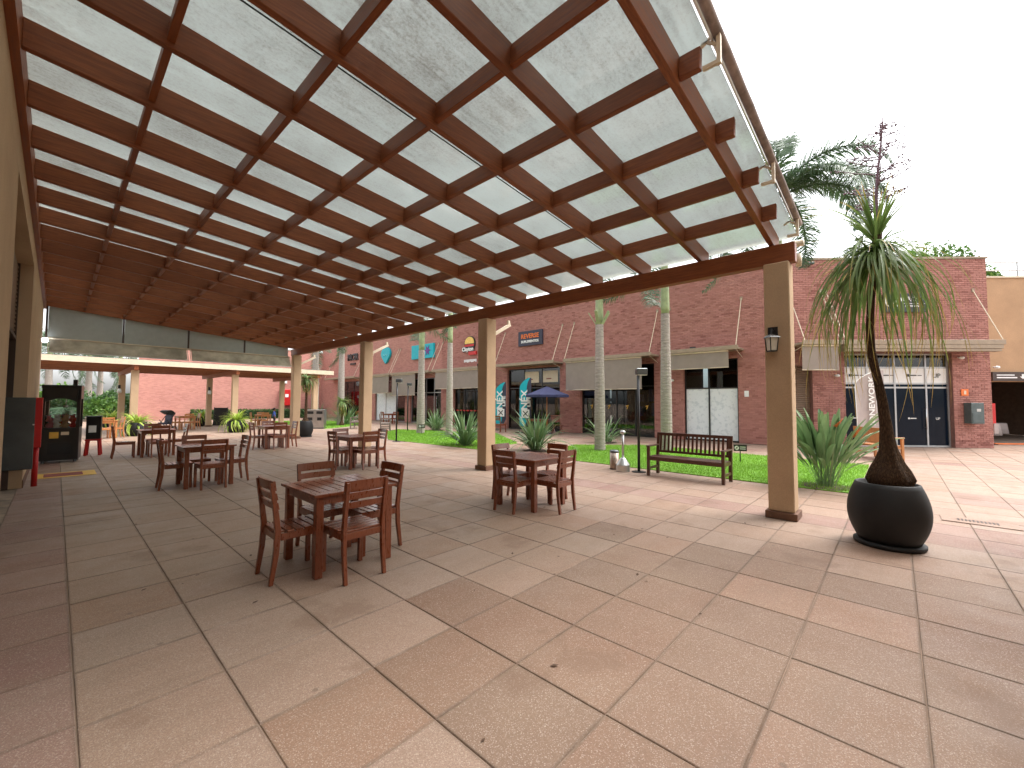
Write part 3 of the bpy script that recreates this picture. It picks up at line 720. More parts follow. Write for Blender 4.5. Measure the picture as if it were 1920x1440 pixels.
MB(FL).prism(pl, -.2, -.025).build('panel', M['teal'], t); MB(FL).tube([(Yx(31.32)-.35+.14*k, -.205, 5.42+.12*(k % 2)) for k in range(6)], .03, 6).build('scroll_mark', simple('pale_teal', (.2,.6,.65), .5), t)
t = plate('wide_sign', FL, Yx(27.5), Yx(24.75), 4.86, 5.92, M['teal'], 'wide teal sign with a purple star on the brick wall', .18)
st = []
for k in range(12): st.append((Yx(25.42)+(.42 if k % 2 == 0 else .17)*math.cos(k*math.pi/6), 5.42+(.42 if k % 2 == 0 else .17)*math.sin(k*math.pi/6)))
MB(FL).prism(st, -.235, -.207).build('star', M['purple'], t)
t = thing('burger_sign', 'burger shaped sign with the word Clayton on the brick wall', 'sign'); bx = Yx(20.95)
MB(FL).prism([(bx+.05+.52*math.cos(a), 5.5+.52*math.sin(a)) for a in np.linspace(0, 2*math.pi, 24)[:-1]], -.10, -.025).build('outline', M['black'], t)
MB(FL).prism([(bx+.05+.45*math.cos(a), 5.55+.42*math.sin(a)) for a in np.linspace(-.1, math.pi+.1, 16)], -.13, -.103).build('bun', simple('bun_yellow', (.75,.5,.12), .5), t)
MB(FL).box(bx-.40, bx+.50, -.128, -.102, 5.32, 5.46).build('patty', M['red'], t); MB(FL).box(bx-.62, bx+.42, -.12, -.03, 4.98, 5.30).build('name_plate', M['black'], t)
text('lettering', 'Clayton', .36, sign_M(FL, bx-.10, 5.14, .135), M['white'], t, .012, bold=.012); MB(FL).box(bx-.02, bx+.72, -.125, -.03, 4.74, 4.975).build('red_plate', M['red'], t)
mk = MB(FL)
for k in range(9): mk.box(bx-.55+.14*k, bx-.45+.14*k, -.05, -.022, 4.28+.03*math.sin(k*2), 4.46)
mk.build('small_marks', M['white'], t)
t = plate('wall_plate', FL, Yx(4.46), Yx(4.30), 1.86, 2.1, M['white'], 'small white plate on the brick pier beside the frosted front', .02)
t = plate('fire_sign', FR, 6.10, 6.36, 1.92, 2.16, M['orange'], 'small orange square sign above the grey green meter box', .02); MB(FR).box(6.19, 6.27, -.05, -.046, 1.97, 2.11).build('symbol', M['cream'], t)
t = thing('meter_box', 'grey green metal meter box on the brick pier', 'box'); MB(FR).box(6.17, 6.62, -.30, -.025, .90, 1.66).build('body', M['dgreen'], t, bev=.01); MB(FR).box(6.36, 6.5, -.304, -.301, 1.34, 1.44).build('label_plate', M['steel'], t); MB(FR).box(6.205, 6.585, -.312, -.301, .94, 1.30).build('door', M['dgreen'], t, bev=.004)
for i, (F, x, z, lb) in enumerate(((FR, 6.05, 3.33, 'white dome camera under the deep canopy'), (FR, 7.28, 2.98, 'white camera on the corner of the brick pier'), (FR, 1.60, 2.66, 'white camera beside the office front and the roller shutter'), (FL, Yx(7.3), 2.62, 'small camera on the brick pier by the wide dark window'))):
    t = thing('security_camera', lb, 'camera', group='cameras on the brick facade'); MB(F).tube([(x, -.02, z), (x, -.12, z)], .02, 8).build('mount', M['white'], t); MB(F).ball((x, -.16, z-.02), (.08, .08, .055), 10, 6).build('dome', M['white'], t, smooth=True)
for i, (F, x, z) in enumerate(((FR, .75, 6.85), (FR, 3.9, 3.93), (FR, 6.1, 3.93), (FL, Yx(6.4), 3.96))):
    t = thing('flood_lamp', ('small black floodlight under the coping of the brick wall', 'small black floodlight on the deep canopy below the black sign', 'small black floodlight on the deep canopy above the meter box', 'small black floodlight on the canopy over the frosted front')[i], 'lamp', group='floodlights on the facade')
    MB(F).bar((x, -.03, z-.06), (x, -.12, z), .03, .03).build('arm', M['black'], t); MB(F).box(x-.11, x+.11, -.22, -.11, z-.02, z+.06).build('head', M['black'], t, bev=.01)

# end wall things
t = thing('hose_cabinet', 'bright red cabinet on the far brick end wall', 'cabinet'); MB().box(14.6, 15.8, 43.6, 43.97, 1.2, 2.75).build('body', M['red'], t, bev=.03); MB().box(15.0, 15.3, 43.58, 43.599, 2.0, 2.3).build('badge', M['white'], t)
MB().box(14.75, 15.25, 43.9, 43.96, 3.35, 3.9).build('notice_plate', M['white'], label='white square plate above the red cabinet on the end wall', cat='plate')
MB().box(10, 15.5, 43.93, 43.97, 4.55, 4.62).build('cable_duct', M['cream'], label='thin pale cable duct along the far brick end wall', cat='duct')

# ---------------------------------------------------------------- second pergola
P2 = thing('far_pergola', 'second timber pergola with tan columns beyond the drop awnings', 'pergola')
for y in (26.0, 31.5):
    for x in (2.44, 6.44, 10.62):
        c = MB().box(x-.135, x+.135, y-.135, y+.135, .1, 3.0).build('column', M['stucco'], P2, bev=.012); MB().box(x-.165, x+.165, y-.165, y+.165, .003, .1).build('plinth', M['plinth'], c)
for x in (2.44, 6.44, 10.62): MB().box(x-.08, x+.08, 25.5, 33.2, 3.0, 3.22).build('beam', M['wood_y'], P2)
for k, y in enumerate(np.arange(25.75, 33.2, .82)): MB().box(-2.4, 11.4, y-.035, y+.035, 3.222, 3.40).build('rafter', M['wood_x'], P2)
MB().box(-2.45, 11.5, 25.44, 25.5, 3.22, 3.46).build('fascia', M['cream'], P2); MB().box(-2.45, 11.45, 25.5, 33.2, 3.47, 3.485).build('roof_pane', M['glass'], P2)
for (x, y, lb) in ((2.32, 31.5, 'white lamp on the far pergola column beside the garden'), (6.40, 31.5, 'white lamp on the middle column of the far pergola')):
    t = thing('column_lamp', lb, 'lamp', group='lamps on the far pergola'); MB().box(x-.05, x+.05, y-.195, y-.135, 2.25, 2.45).build('bracket', M['black'], t); MB().lathe([(.08, 2.0), (.10, 2.1), (.06, 2.24)], 10, (x, y-.255, 0)).build('shade', M['white'], t, smooth=True)

# ---------------------------------------------------------------- passage on the right
TB = thing('tan_building', 'tan plastered building behind the passage beside the brick corner', 'building')
mb = MB(FR); mb.box(7.6, 22, 2.0, 2.3, 2.55, 6.9).box(7.35, 7.6, 2.0, 2.3, 0.003, 6.9).box(16, 22, 2.0, 2.3, .003, 2.545); mb.build('wall', M['tan'], TB)
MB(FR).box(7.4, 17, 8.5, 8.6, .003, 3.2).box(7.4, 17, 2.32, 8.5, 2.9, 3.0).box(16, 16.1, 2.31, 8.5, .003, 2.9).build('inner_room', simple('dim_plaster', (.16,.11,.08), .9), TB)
MB(FR).box(7.3, 22, 1.95, 2.35, 6.9, 6.97).build('coping', M['cream'], TB)
RL = thing('terrace_railing', 'metal railing on the roof of the tan building', 'railing')
for z in (7.25, 7.6): MB(FR).tube([(7.4, 2.1, z), (22, 2.1, z)], .03, 6).build('rail', M['alu'], RL)
for x in np.arange(7.5, 22, 1.6): MB(FR).box(x-.02, x+.02, 2.08, 2.12, 6.97, 7.6).build('post', M['alu'], RL)
t = plate('passage_sign', FR, 9.35, 10.6, 2.60, 2.97, M['brownpaint'], 'brown sign with a white arrow over the dark passage', .05)
for q in t.children: pass
for ch in list(t.children): bpy.data.objects.remove(ch)
MB(FR).box(9.30, 10.95, 1.90, 1.97, 2.58, 2.95).build('panel', M['brownpaint'], t); MB(FR).box(9.45, 10.15, 1.89, 1.899, 2.80, 2.84).box(9.45, 10.25, 1.89, 1.899, 2.69, 2.74).build('text_lines', M['white'], t)
MB(FR).prism([(10.44, 2.86), (10.52, 2.86), (10.52, 2.76), (10.60, 2.76), (10.48, 2.66), (10.36, 2.76), (10.44, 2.76)], 1.888, 1.898).build('arrow', M['white'], t)
for k, x in enumerate((10.6, 12.2)):
    t = thing('draped_table', ('round table with pale cloth just inside the passage', 'round table with pale cloth deeper in the passage')[k], 'table', group='restaurant tables in the passage')
    MB(FR).lathe([(.55, .25), (.50, .72), (.48, .74)], 20, (x, 3.6+k*1.2, 0)).build('cloth', M['greyflag'], t, smooth=True); MB(FR).lathe([(.06, .004), (.06, .3)], 8, (x, 3.6+k*1.2, 0)).build('leg', M['black'], t)
t = thing('covered_chair', 'chair in a yellowish cover in the passage', 'chair'); MB(FR).box(9.9, 10.3, 2.9, 3.3, .3, .46).box(9.9, 10.3, 3.26, 3.3, .46, .95).build('cover', M['cream'], t, bev=.03); MB(FR).box(9.92, 9.96, 2.92, 2.96, .004, .3).box(10.24, 10.28, 2.92, 2.96, .004, .3).box(9.92, 9.96, 3.25, 3.29, .004, .3).box(10.24, 10.28, 3.25, 3.29, .004, .3).build('frame', M['black'], t)
t = thing('cloth_stand', 'red and white cloths hanging on a stand beside the brick corner', 'stand'); MB(FR).tube([(8.6, 1.4, .004), (8.6, 1.4, 1.75)], .02, 8).box(8.45, 8.75, 1.3, 1.5, .004, .03).build('pole', M['black'], t); MB(FR).box(8.45, 8.75, 1.34, 1.38, .75, 1.65).build('red_cloth', M['red'], t); MB(FR).box(8.62, 8.78, 1.29, 1.33, .45, .85).build('white_cloth', M['greyflag'], t)
MB(FR).box(8.9, 13, 1.55, 1.62, .004, .05).build('door_track', M['orange'], label='orange threshold strip across the passage entrance', cat='threshold')

# ================================================================ FURNITURE
def chair_meshes(mat_):
    """faces +Y, origin on the floor between the legs"""
    parts = []
    for s_ in (-1, 1):
        x = s_*.185
        prof = [(-.240, 0), (-.205, .25), (-.195, .45), (-.215, .62), (-.255, .875)]
        vs = []
        for (y, z), d in zip(prof, (.034, .044, .048, .042, .030)):
            vs += [(x-.017, y-d/2, z), (x+.017, y-d/2, z), (x+.017, y+d/2, z), (x-.017, y+d/2, z)]
        n = len(prof); fs = [(i*4+k, i*4+(k+1) % 4, i*4+4+(k+1) % 4, i*4+4+k) for i in range(n-1) for k in range(4)]+[(3,2,1,0), tuple(range(n*4-4, n*4))]
        parts.append(('leg', MB().add(vs, fs).mesh('leg', mat_, bev=.003)))
        parts.append(('leg', MB().box(x-.02, x+.02, .185, .225, 0, .425).mesh('leg', mat_, bev=.003)))
        parts.append(('seat_rail', MB().box(x-.012, x+.012, -.17, .184, .365, .425).mesh('seat_rail', mat_, bev=.002)))
    parts.append(('seat_rail', MB().box(-.164, .164, .195, .215, .365, .425).mesh('seat_rail', mat_, bev=.002)))
    parts.append(('seat_rail', MB().box(-.167, .167, -.205, -.185, .365, .425).mesh('seat_rail', mat_, bev=.002)))
    for k in range(6):
        y = -.165+k*.074
        parts.append(('seat_slat', MB().box(-.205 if k else -.166, .205 if k else .166, y-.03, y+.03, .426, .446).mesh('seat_slat', mat_, bev=.003)))
    for z0, z1 in ((.805, .888), (.722, .782), (.640, .698)):
        mb = MB(); n = 8; vs = []
        yc = -.225-(((z0+z1)/2)-.64)*.155+.028
        for i in range(n+1):
            x = -.205+.41*i/n; y = yc-.018*(1-(x/.205)**2)
            vs += [(x, y-.009, z0), (x, y+.011, z0), (x, y+.011-.012, z1), (x, y-.009-.012, z1)]
        mb.add(vs, [(i*4+k, i*4+(k+1) % 4, i*4+4+(k+1) % 4, i*4+4+k) for i in range(n) for k in range(4)]+[(3,2,1,0), tuple(range(n*4, n*4+4))])
        parts.append(('back_slat', mb.mesh('back_slat', mat_)))
    return parts
def table_meshes(mat_):
    parts = []; s_ = .41
    for a in (-1, 1):
        for b_ in (-1, 1): parts.append(('leg', MB().box(a*.345-.034, a*.345+.034, b_*.345-.034, b_*.345+.034, 0, .722).mesh('leg', mat_, bev=.004)))
        parts.append(('apron', MB().box(a*.36-.011, a*.36+.011, -.31, .31, .645, .722).mesh('apron', mat_, bev=.002)))
        parts.append(('apron', MB().box(-.31, .31, a*.36-.011, a*.36+.011, .645, .722).mesh('apron', mat_, bev=.002)))
        parts.append(('top_rail', MB().box(-s_, s_, a*.3625-.0475, a*.3625+.0475, .723, .75).mesh('top_rail', mat_, bev=.003)))
    n = 9; w_ = 2*s_/n
    for k in range(n):
        x = -s_+w_*(k+.5)
        parts.append(('top_slat', MB().box(x-w_/2+.005, x+w_/2-.005, -.312, .312, .725, .7485).mesh('top_slat', mat_, bev=.003)))
    return parts
def put(parts, name, label, cat, loc, rz, group):
    t = thing(name, label, cat, loc, rz, group)
    for nm, me in parts: place(me, nm, t)
    return t
CH = chair_meshes(M['furn']); TA = table_meshes(M['furn']); CH2 = chair_meshes(M['furn2']); TA2 = table_meshes(M['furn2'])
def dining(cx, cy, where, rz=0, sides='SNWE', off={}, ch=CH, ta=TA, wood_='dark', grp='dark wood'):
    put(ta, 'dining_table', f'square slatted {wood_} wood table {where}', 'table', (cx, cy, .003), rz, f'{grp} tables')
    for s_ in sides:
        dx, dy, a = {'S': (0,-1,0), 'N': (0,1,math.pi), 'W': (-1,0,-math.pi/2), 'E': (1,0,math.pi/2)}[s_]
        d, lat, tw = off.get(s_, (.43, 0, 0))
        p = Matrix.Rotation(rz, 2) @ Vector((dx*d-dy*lat, dy*d+dx*lat))
        side = {'S': 'open edge', 'N': 'gable', 'W': 'shop wall', 'E': 'lawn'}[s_]
        put(ch, 'dining_chair', f'{wood_} chair on the {side} side of the table {where}', 'chair', (cx+p.x, cy+p.y, .003), rz+a+tw, f'{grp} chairs')
dining(1.98, 4.20, 'near the open pergola edge', off={'S': (.43, -.06, .01), 'W': (.44, .03, -.01), 'E': (.40, .05, .02), 'N': (.44, -.05, .0)})
dining(5.06, 4.23, 'closest to the steel ashtray', off={'S': (.45, 0, .0), 'W': (.40, .02, .02), 'E': (.44, .0, -.03), 'N': (.44, -.02, .02)})
dining(1.97, 9.76, 'level with the fire cabinet', off={'S': (.43, 0, .02), 'W': (.45, 0, -.03), 'E': (.44, .02, .05), 'N': (.50, .05, -.02)})
dining(5.05, 9.78, 'by the middle columns', off={'S': (.43, 0, -.02), 'W': (.40, .0, .05), 'E': (.42, -.03, .0), 'N': (.55, .05, .04)})
dining(2.02, 15.9, 'beside the claw machine', off={'S': (.42, .0, .03), 'W': (.70, .03, -.02), 'E': (.46, .0, .0), 'N': (.50, .0, .03)})
dining(5.08, 15.72, 'next to the gable column', off={'S': (.40, 0, .0), 'W': (.46, .05, .04), 'E': (.44, -.02, .0), 'N': (.48, -.05, .03)})
dining(4.9, 29.2, 'beside the stroller', .1, 'SWE', ch=CH2, ta=TA2, wood_='orange', grp='orange wood')
dining(8.9, 29.6, 'beside the child', -.1, 'SWN', ch=CH2, ta=TA2, wood_='orange', grp='orange wood')
dining(1.35, 24.6, 'near the garden', .2, 'SE', ch=CH2, ta=TA2, wood_='orange', grp='orange wood')
dining(16.2, 30.3, 'under the round teal sign', 0, 'SNW', wood_='dark brown')
dining(16.3, 26.8, 'under the teal star sign', 0, 'SW', wood_='dark brown')
put(CH, 'dining_chair', 'single dark wood chair on the paving below the canopy between the teal banners', 'chair', (16.1, 15.6, .003), -math.pi/2, 'dark wood chairs')

def bench(label, loc, rz, mat_, L=1.58):
    """seat looks along -X when rz = 0; length along Y"""
    t = thing('garden_bench', label, 'bench', loc, rz, 'slatted garden benches'); h_ = L/2
    for s_ in (-1, 1):
        y = s_*(h_-.03)
        MB().box(-.03, .03, y-.03, y+.03, 0, .63).build('leg', mat_, t, bev=.004)
        MB().add([(x, y+q*.03, z) for (x, z) in ((.46,0),(.52,0),(.46,.42),(.52,.42),(.535,.90),(.58,.90)) for q in (-1, 1)],
                 [(0,1,3,2),(0,4,5,1),(4,8,9,5),(2,3,7,6),(6,7,11,10),(0,2,6,4),(4,6,10,8),(1,5,7,3),(5,9,11,7),(8,10,11,9)]).build('leg', mat_, t)
        MB().box(-.05, .50, y-.035, y+.035, .632, .66).build('armrest', mat_, t, bev=.004)
        MB().box(.03, .46, y-.018, y+.018, .14, .19).build('stretcher', mat_, t); MB().box(.03, .46, y-.02, y+.02, .34, .40).build('side_rail', mat_, t)
    MB().box(-.02, .02, -h_+.06, h_-.06, .34, .40).build('front_rail', mat_, t)
    for k in range(6): MB().box(-.02+k*.085, .05+k*.085, -h_+.01 if 0 < k < 5 else -h_+.062, h_-.01 if 0 < k < 5 else h_-.062, .402, .422).build('seat_slat', mat_, t, bev=.003)
    MB().bar((.555, -h_, .885), (.555, h_, .885), .035, .065).build('back_rail', mat_, t, bev=.003); MB().bar((.505, -h_+.06, .50), (.505, h_-.06, .50), .03, .05).build('back_rail', mat_, t)
    n = 17; me = MB().bar((.508, 0, .523), (.552, 0, .856), .042, .014, (1,0,0)).mesh('back_slat', mat_)
    for k in range(n): place(me, 'back_slat', t, (0, -h_+.09+(L-.18)*k/(n-1), 0))
    return t
bench('dark red brown slatted bench at the lawn edge beside the steel ashtray', (8.83, 3.27, .003), 0, M['bench'])
bench('weathered grey slatted bench on the far lawn near the tree with round leaf head', (12.1, 24.1, .018), R(-35), M['greywood'])
bench('grey slatted bench seen from its back beside the tall pole lamp on the second lawn', (12.5, 20.6, .018), R(150), M['greywood'], 1.5)
bench('orange wood bench on the paving behind the big black planter', (16.4, .2, .003), R(125), M['furn2'], 1.1)

# bins, ashtray, poles, lawn signs
t = thing('pedal_bin', 'small brushed steel bin with dark lid beside the ashtray', 'bin', (9.12, 5.02, .003)); MB().lathe([(.105, 0), (.108, .05), (.108, .40)], 24).build('body', simple('bronze_steel', (.42,.33,.27), .3, .9), t, smooth=True)
MB().lathe([(.112, .401), (.115, .43), (.09, .455), (.03, .462)], 24).build('lid', M['grey'], t, smooth=True); MB().lathe([(.112, .0), (.112, .02)], 24).build('base', M['black'], t)
t = thing('standing_ashtray', 'steel standing ashtray with conical base and tall tube', 'ashtray', (8.98, 4.72, .003)); MB().lathe([(.155, 0), (.158, .14), (.15, .16), (.06, .30), (.045, .31)], 28).build('base', M['steel'], t, smooth=False)
MB().lathe([(.026, .30), (.026, .86)], 12).build('tube', M['steel'], t, smooth=True); MB().lathe([(.03, .855), (.06, .87), (.068, .905), (.05, .935), (.01, .945)], 16).build('cap', M['steel'], t, smooth=True)
def pole_lamp(x, y, h_, label, rz):
    t = thing('pole_lamp', label, 'lamp', (x, y, .003), rz, 'black pole floodlights beside the lawns')
    MB().lathe([(.16, 0), (.16, .012), (.04, .02)], 20).build('foot', M['black'], t); MB().lathe([(.032, .02), (.032, h_)], 10).build('pole', M['black'], t, smooth=True)
    MB().box(-.20, .05, -.07, .07, h_-.16, h_-.01).build('head', M['grey'], t, bev=.012); MB().box(-.19, .03, -.06, .06, h_-.172, h_-.161).build('lens', M['lampglass'], t)
pole_lamp(9.13, 4.40, 2.40, 'black floodlight pole between the ashtray and the slatted bench', R(135)); pole_lamp(9.28, 14.8, 2.52, 'black floodlight pole at the edge of the second lawn', R(135)); pole_lamp(13.1, 19.8, 2.64, 'black floodlight pole beside the grey bench on the second lawn', R(135))
def lawn_sign(x, y, label, rz):
    t = thing('lawn_sign', label, 'sign', (x, y, .016), rz, 'small black lawn signs'); MB().box(-.012, .012, -.004, .004, 0, .32).build('stake', M['black'], t)
    MB().box(-.16, .16, -.014, -.005, .30, .47).build('panel', M['black'], t); MB().lathe([(.055, 0), (.055, .003)], 20).build('symbol', M['white'], t).matrix_local = Matrix.Translation((-.085, -.0145, .385)) @ Matrix.Rotation(math.pi/2, 4, 'X')
    MB().bar((-.12, -.019, .35), (-.05, -.019, .42), .004, .012).bar((-.10, -.019, .40), (-.07, -.019, .37), .004, .02).build('pictogram', M['black'], t); MB().box(-.01, .13, -.018, -.0145, .40, .418).box(-.01, .13, -.018, -.0145, .35, .368).build('text_lines', M['white'], t)
lawn_sign(12.44, 3.11, 'small black sign with a white round symbol in the lawn behind the bench', R(-62)); lawn_sign(12.2, 17.2, 'small black lawn sign beside a thin palm trunk', R(-40))

# drain plate
t = thing('drain_cover', 'pale drain cover with a dark slotted grate in the paving', 'drain'); Q = frame(8.45, -.78, 0, -1, .004)
MB(Q).box(-.36, .36, -.19, .19, 0, .006).build('plate', M['tile'], t)
for k in range(11): MB(Q).box(-.20+k*.036, -.182+k*.036, -.06, .06, .0065, .0085).build('slot', M['black'], t)

# fire hose cabinet and floor marking
t = thing('fire_cabinet', 'glossy grey and red fire cabinet on the tan shop wall', 'cabinet'); MB().box(-.345, -.16, 11.56, 11.80, .72, 1.63).build('body', M['red'], t, bev=.006)
MB().box(-.70, -.245, 11.50, 11.54, .34, 1.63).build('front_panel', M['grey'], t, bev=.006); MB().tube([(-.22, 11.72, .003), (-.22, 11.72, .72)], .04, 12).build('pipe', M['red'], t, smooth=True); MB().ball((-.26, 11.49, 1.14), .014).build('latch', M['steel'], t)
fm = MB().box(-.28, .65, 12.7, 13.5, .003, .0065).build('floor_marking', M['yellow'], label='yellow painted rectangle on the paving beside the fire cabinet', cat='marking'); MB().box(-.12, .45, 12.84, 13.36, .0068, .0095).build('inner_field', M['darkred'], fm)

# claw machine
t = thing('claw_machine', 'tall black claw machine with a window full of plush toys', 'claw machine', (.13, 15.95, .003), R(-6))
MB().box(-.34, .34, -.33, .33, .06, .88).build('cabinet', M['black'], t, bev=.01)
for a in (-1, 1):
    for c in (-1, 1): MB().box(a*.31-.035, a*.31+.035, c*.30-.035, c*.30+.035, .88, 1.62).build('post', M['black'], t)
MB().prism([(-.275, 1.62), (-.275, 1.54), (-.15, 1.60), (0, 1.64), (.15, 1.60), (.275, 1.54), (.275, 1.62), (.30, 1.96), (-.30, 1.96)], -.325, -.29).build('header', M['black'], t)
MB().box(-.35, .35, -.34, .34, 1.88, 1.97).box(-.345, .345, -.285, .335, 1.62, 1.88).build('top', M['black'], t, bev=.006)
MB().box(-.27, .27, -.318, -.312, .885, 1.60).build('front_pane', M['clear'], t); MB().box(-.322, -.316, -.26, .26, .885, 1.61).build('side_pane', M['clear'], t); MB().box(.316, .322, -.26, .26, .885, 1.61).build('side_pane', M['clear'], t); MB().box(-.27, .27, .312, .318, .885, 1.60).build('back_pane', M['clear'], t)
MB().box(-.18, -.02, -.338, -.331, .62, .78).build('coin_panel', M['yellow'], t); MB().box(.02, .16, -.338, -.331, .70, .78).build('label_plate', M['cream'], t); MB().box(-.2, .2, -.338, -.331, .22, .5).build('prize_door', M['blackm'], t)
for a in (-1, 1):
    for c in (-1, 1): MB().lathe([(.03, 0), (.03, .06)], 8, (a*.28, c*.27, 0)).build('castor', M['grey'], t)
MB().box(.17, .25, -.1, .0, 1.971, 2.12).build('speaker', M['black'], t)
MB().tube([(.05, 0, 1.61), (.05, 0, 1.46)], .01, 6).lathe([(.05, 1.40), (.045, 1.46)], 10, (.05, 0, 0)).build('claw', M['steel'], t)
pc = [M['pink'], M['white'], simple('plush_tan', (.45,.28,.15), .95), M['red'], simple('plush_blue', (.25,.4,.55), .95), M['yellow']]
pn = ['pink', 'white', 'tan', 'red', 'pale blue', 'yellow']; rg = random.Random(5); lay = {}
for k in range(20):
    c = k % 6; x = -.2+.135*(k % 4); y = -.2+.13*((k//4) % 3)+.02*(k % 2); z = .94 if k < 12 else 1.09
    r_ = rg.uniform(.065, .08); ct = Matrix.Rotation(R(-6), 3, 'Z') @ Vector((x, y, 0))
    mb = MB().ball((0, 0, 0), (r_, r_*.9, r_*.95), 10, 7).ball((0, -r_*.35, r_*1.05), r_*.62, 10, 7).ball((-r_*.5, -r_*.3, r_*1.6), r_*.24, 7, 5).ball((r_*.5, -r_*.3, r_*1.6), r_*.24, 7, 5).ball((-r_*.75, -r_*.6, -.2*r_), r_*.32, 7, 5).ball((r_*.75, -r_*.6, -.2*r_), r_*.32, 7, 5)
    o_ = mb.build('plush_toy', pc[c], smooth=True, label=f'{pn[c]} plush toy inside the claw machine', cat='plush toy', group='plush toys in the claw machine'); o_.location = (.13+ct.x, 15.95+ct.y, z); o_.rotation_euler = (rg.uniform(-.3, .3), rg.uniform(-.3, .3), rg.uniform(-.6, .6))
t = thing('toy_dispenser', 'small black dispenser on a red stand behind the claw machine', 'dispenser', (.78, 17.2, .003), R(-8))
for a in (-1, 1):
    for c in (-1, 1): MB().bar((a*.15, c*.15, 0), (a*.12, c*.12, .42), .05, .05).build('leg', M['red'], t)
MB().box(-.17, .17, -.17, .17, .42, .47).build('stand_top', M['red'], t, bev=.008); MB().box(-.155, .155, -.15, .15, .471, 1.10).build('body', M['black'], t, bev=.01); MB().box(-.10, .06, -.156, -.151, .66, .86).build('sticker', M['white'], t); MB().box(-.165, .165, -.16, .16, 1.10, 1.13).build('lid', M['black'], t)

# ================================================================ PLANTS
def strip(pts, wid, up=(0,0,1), fold=.25):
    """leaf blade along pts with widths, a shallow V across; returns verts, faces, tip values"""
    vs = []; at = []; n = len(pts); pts = [Vector(p) for p in pts]
    for i, p in enumerate(pts):
        d = (pts[min(i+1, n-1)]-pts[max(i-1, 0)]).normalized(); s_ = d.cross(Vector(up))
        if s_.length < 1e-3: s_ = Vector((1, 0, 0))
        s_.normalize(); nn = s_.cross(d).normalized(); w_ = wid[i]/2
        vs += [p-s_*w_+nn*w_*fold, p, p+s_*w_+nn*w_*fold]; at += [i/(n-1)]*3
    fs = []
    for i in range(n-1):
        for k in range(2): fs.append((i*3+k, i*3+k+1, i*3+k+4, i*3+k+3))
    return vs, fs, at
def arc(L, e0, droop, n=9, twist=0.0, curl=1.4):
    """centre line in the xz plane: starts at elevation e0 and bends down by droop"""
    p = Vector((0, 0, 0)); out = [p.copy()]; ds = L/n
    for i in range(n):
        e = e0-droop*((i+1)/n)**curl
        p = p+Vector((math.cos(e)*ds, math.sin(twist*i/n)*ds*.3, math.sin(e)*ds)); out.append(p.copy())
    return out
def leaf_mesh(name, mat_, L, e0, droop, w0, n=9, prof=None, twist=0, fold=.25, stem=0, curl=1.4):
    pts = arc(L, e0, droop, n, twist, curl); m_ = len(pts)
    if prof is None: wid = [w0*(1-.97*(i/(m_-1))**1.6)*(.55+.45*min(1, i/1.5)) for i in range(m_)]
    else: wid = [w0*prof(i/(m_-1)) for i in range(m_)]
    mb = MB(); v_, f_, a_ = strip(pts, wid, (0, 0, 1) if abs(e0) < 1.45 else (-1, 0, 0), fold); mb.add(v_, f_); mb.a = a_
    return mb.mesh(name, mat_, smooth=True)
def scatter(root, meshes, n, z, rg, rad=.02, scl=(.85, 1.15), tilt=.12, weights=None, name='leaf'):
    for k in range(n):
        me = rg.choices(meshes, weights)[0] if weights else meshes[k % len(meshes)]
        a = rg.uniform(0, 2*math.pi); s_ = rg.uniform(*scl)
        place(me, name, root, (rad*math.cos(a), rad*math.sin(a), z+rg.uniform(-.05, .05)), (rg.uniform(-tilt, tilt), rg.uniform(-tilt, tilt), a), (s_, s_, s_))

def planter(x, y, rb, rm, rt, h_, label, group=None, saucer=True):
    t = thing('round_planter', label, 'planter', (x, y, .003), 0, group); z0 = .05 if saucer else .0
    if saucer: MB().lathe([(rb*1.12, 0), (rb*1.17, .015), (rb*1.17, .042), (rb*1.12, .05)], 40).build('saucer', M['blackm'], t, smooth=True)
    pr = []
    for k in range(15):
        u = k/14; q = math.sin(math.pi*(.16+.68*u)); lo, hi = math.sin(math.pi*.16), 1
        base = rb if u < .5 else rt; pr.append((base+(rm-base)*(q-lo)/(hi-lo), z0+h_*u))
    pr += [(rt-.012, z0+h_+.006), (rt-.028, z0+h_-.002), (rt-.03, z0+h_-.06)]
    MB().lathe(pr, 48).build('pot', M['blackm'], t, smooth=True); MB().lathe([(rt-.028, z0+h_-.10), (rt-.031, z0+h_-.055)], 24).build('soil', M['soil'], t)
    return t
# the big ponytail palm
planter(6.42, .10, .27, .365, .285, .64, 'big round matt black planter beside the corner column')
rg = random.Random(11)
pp = thing('ponytail_palm', 'tall ponytail palm with long drooping leaves and a flower stalk', 'palm', (6.42, .10, .0))
def at_px(px, py, X):
    d = cf+cr*((px-960)/F_PX)+cu*((720-py)/F_PX); return Vector((0, 0, H))+d*(X/d.x)
axis = [(1668, 912, .17), (1668, 897, .212), (1668, 880, .168), (1667, 862, .116), (1666, 842, .082), (1663, 815, .063), (1660, 790, .054), (1655, 755, .047), (1648, 720, .044), (1639, 685, .042), (1633, 655, .040), (1631, 610, .037), (1633, 560, .036), (1638, 510, .040), (1643, 465, .050), (1646, 430, .04)]
cen = [at_px(a, b_, 6.42)-pp.location for a, b_, _ in axis]
cen = [Vector((c.x*1.0, c.y, c.z)) for c in cen]
mb = MB(); n = 28; vs = []; 
for i, (c, (_, _, r_)) in enumerate(zip(cen, axis)):
    for k in range(n):
        a = 2*math.pi*k/n; q = r_*(1+(.10 if i < 4 else .04)*math.sin(a*7+i*.4)+random.uniform(-.03, .03)); vs.append((c.x+q*math.cos(a), c.y+q*math.sin(a), c.z))
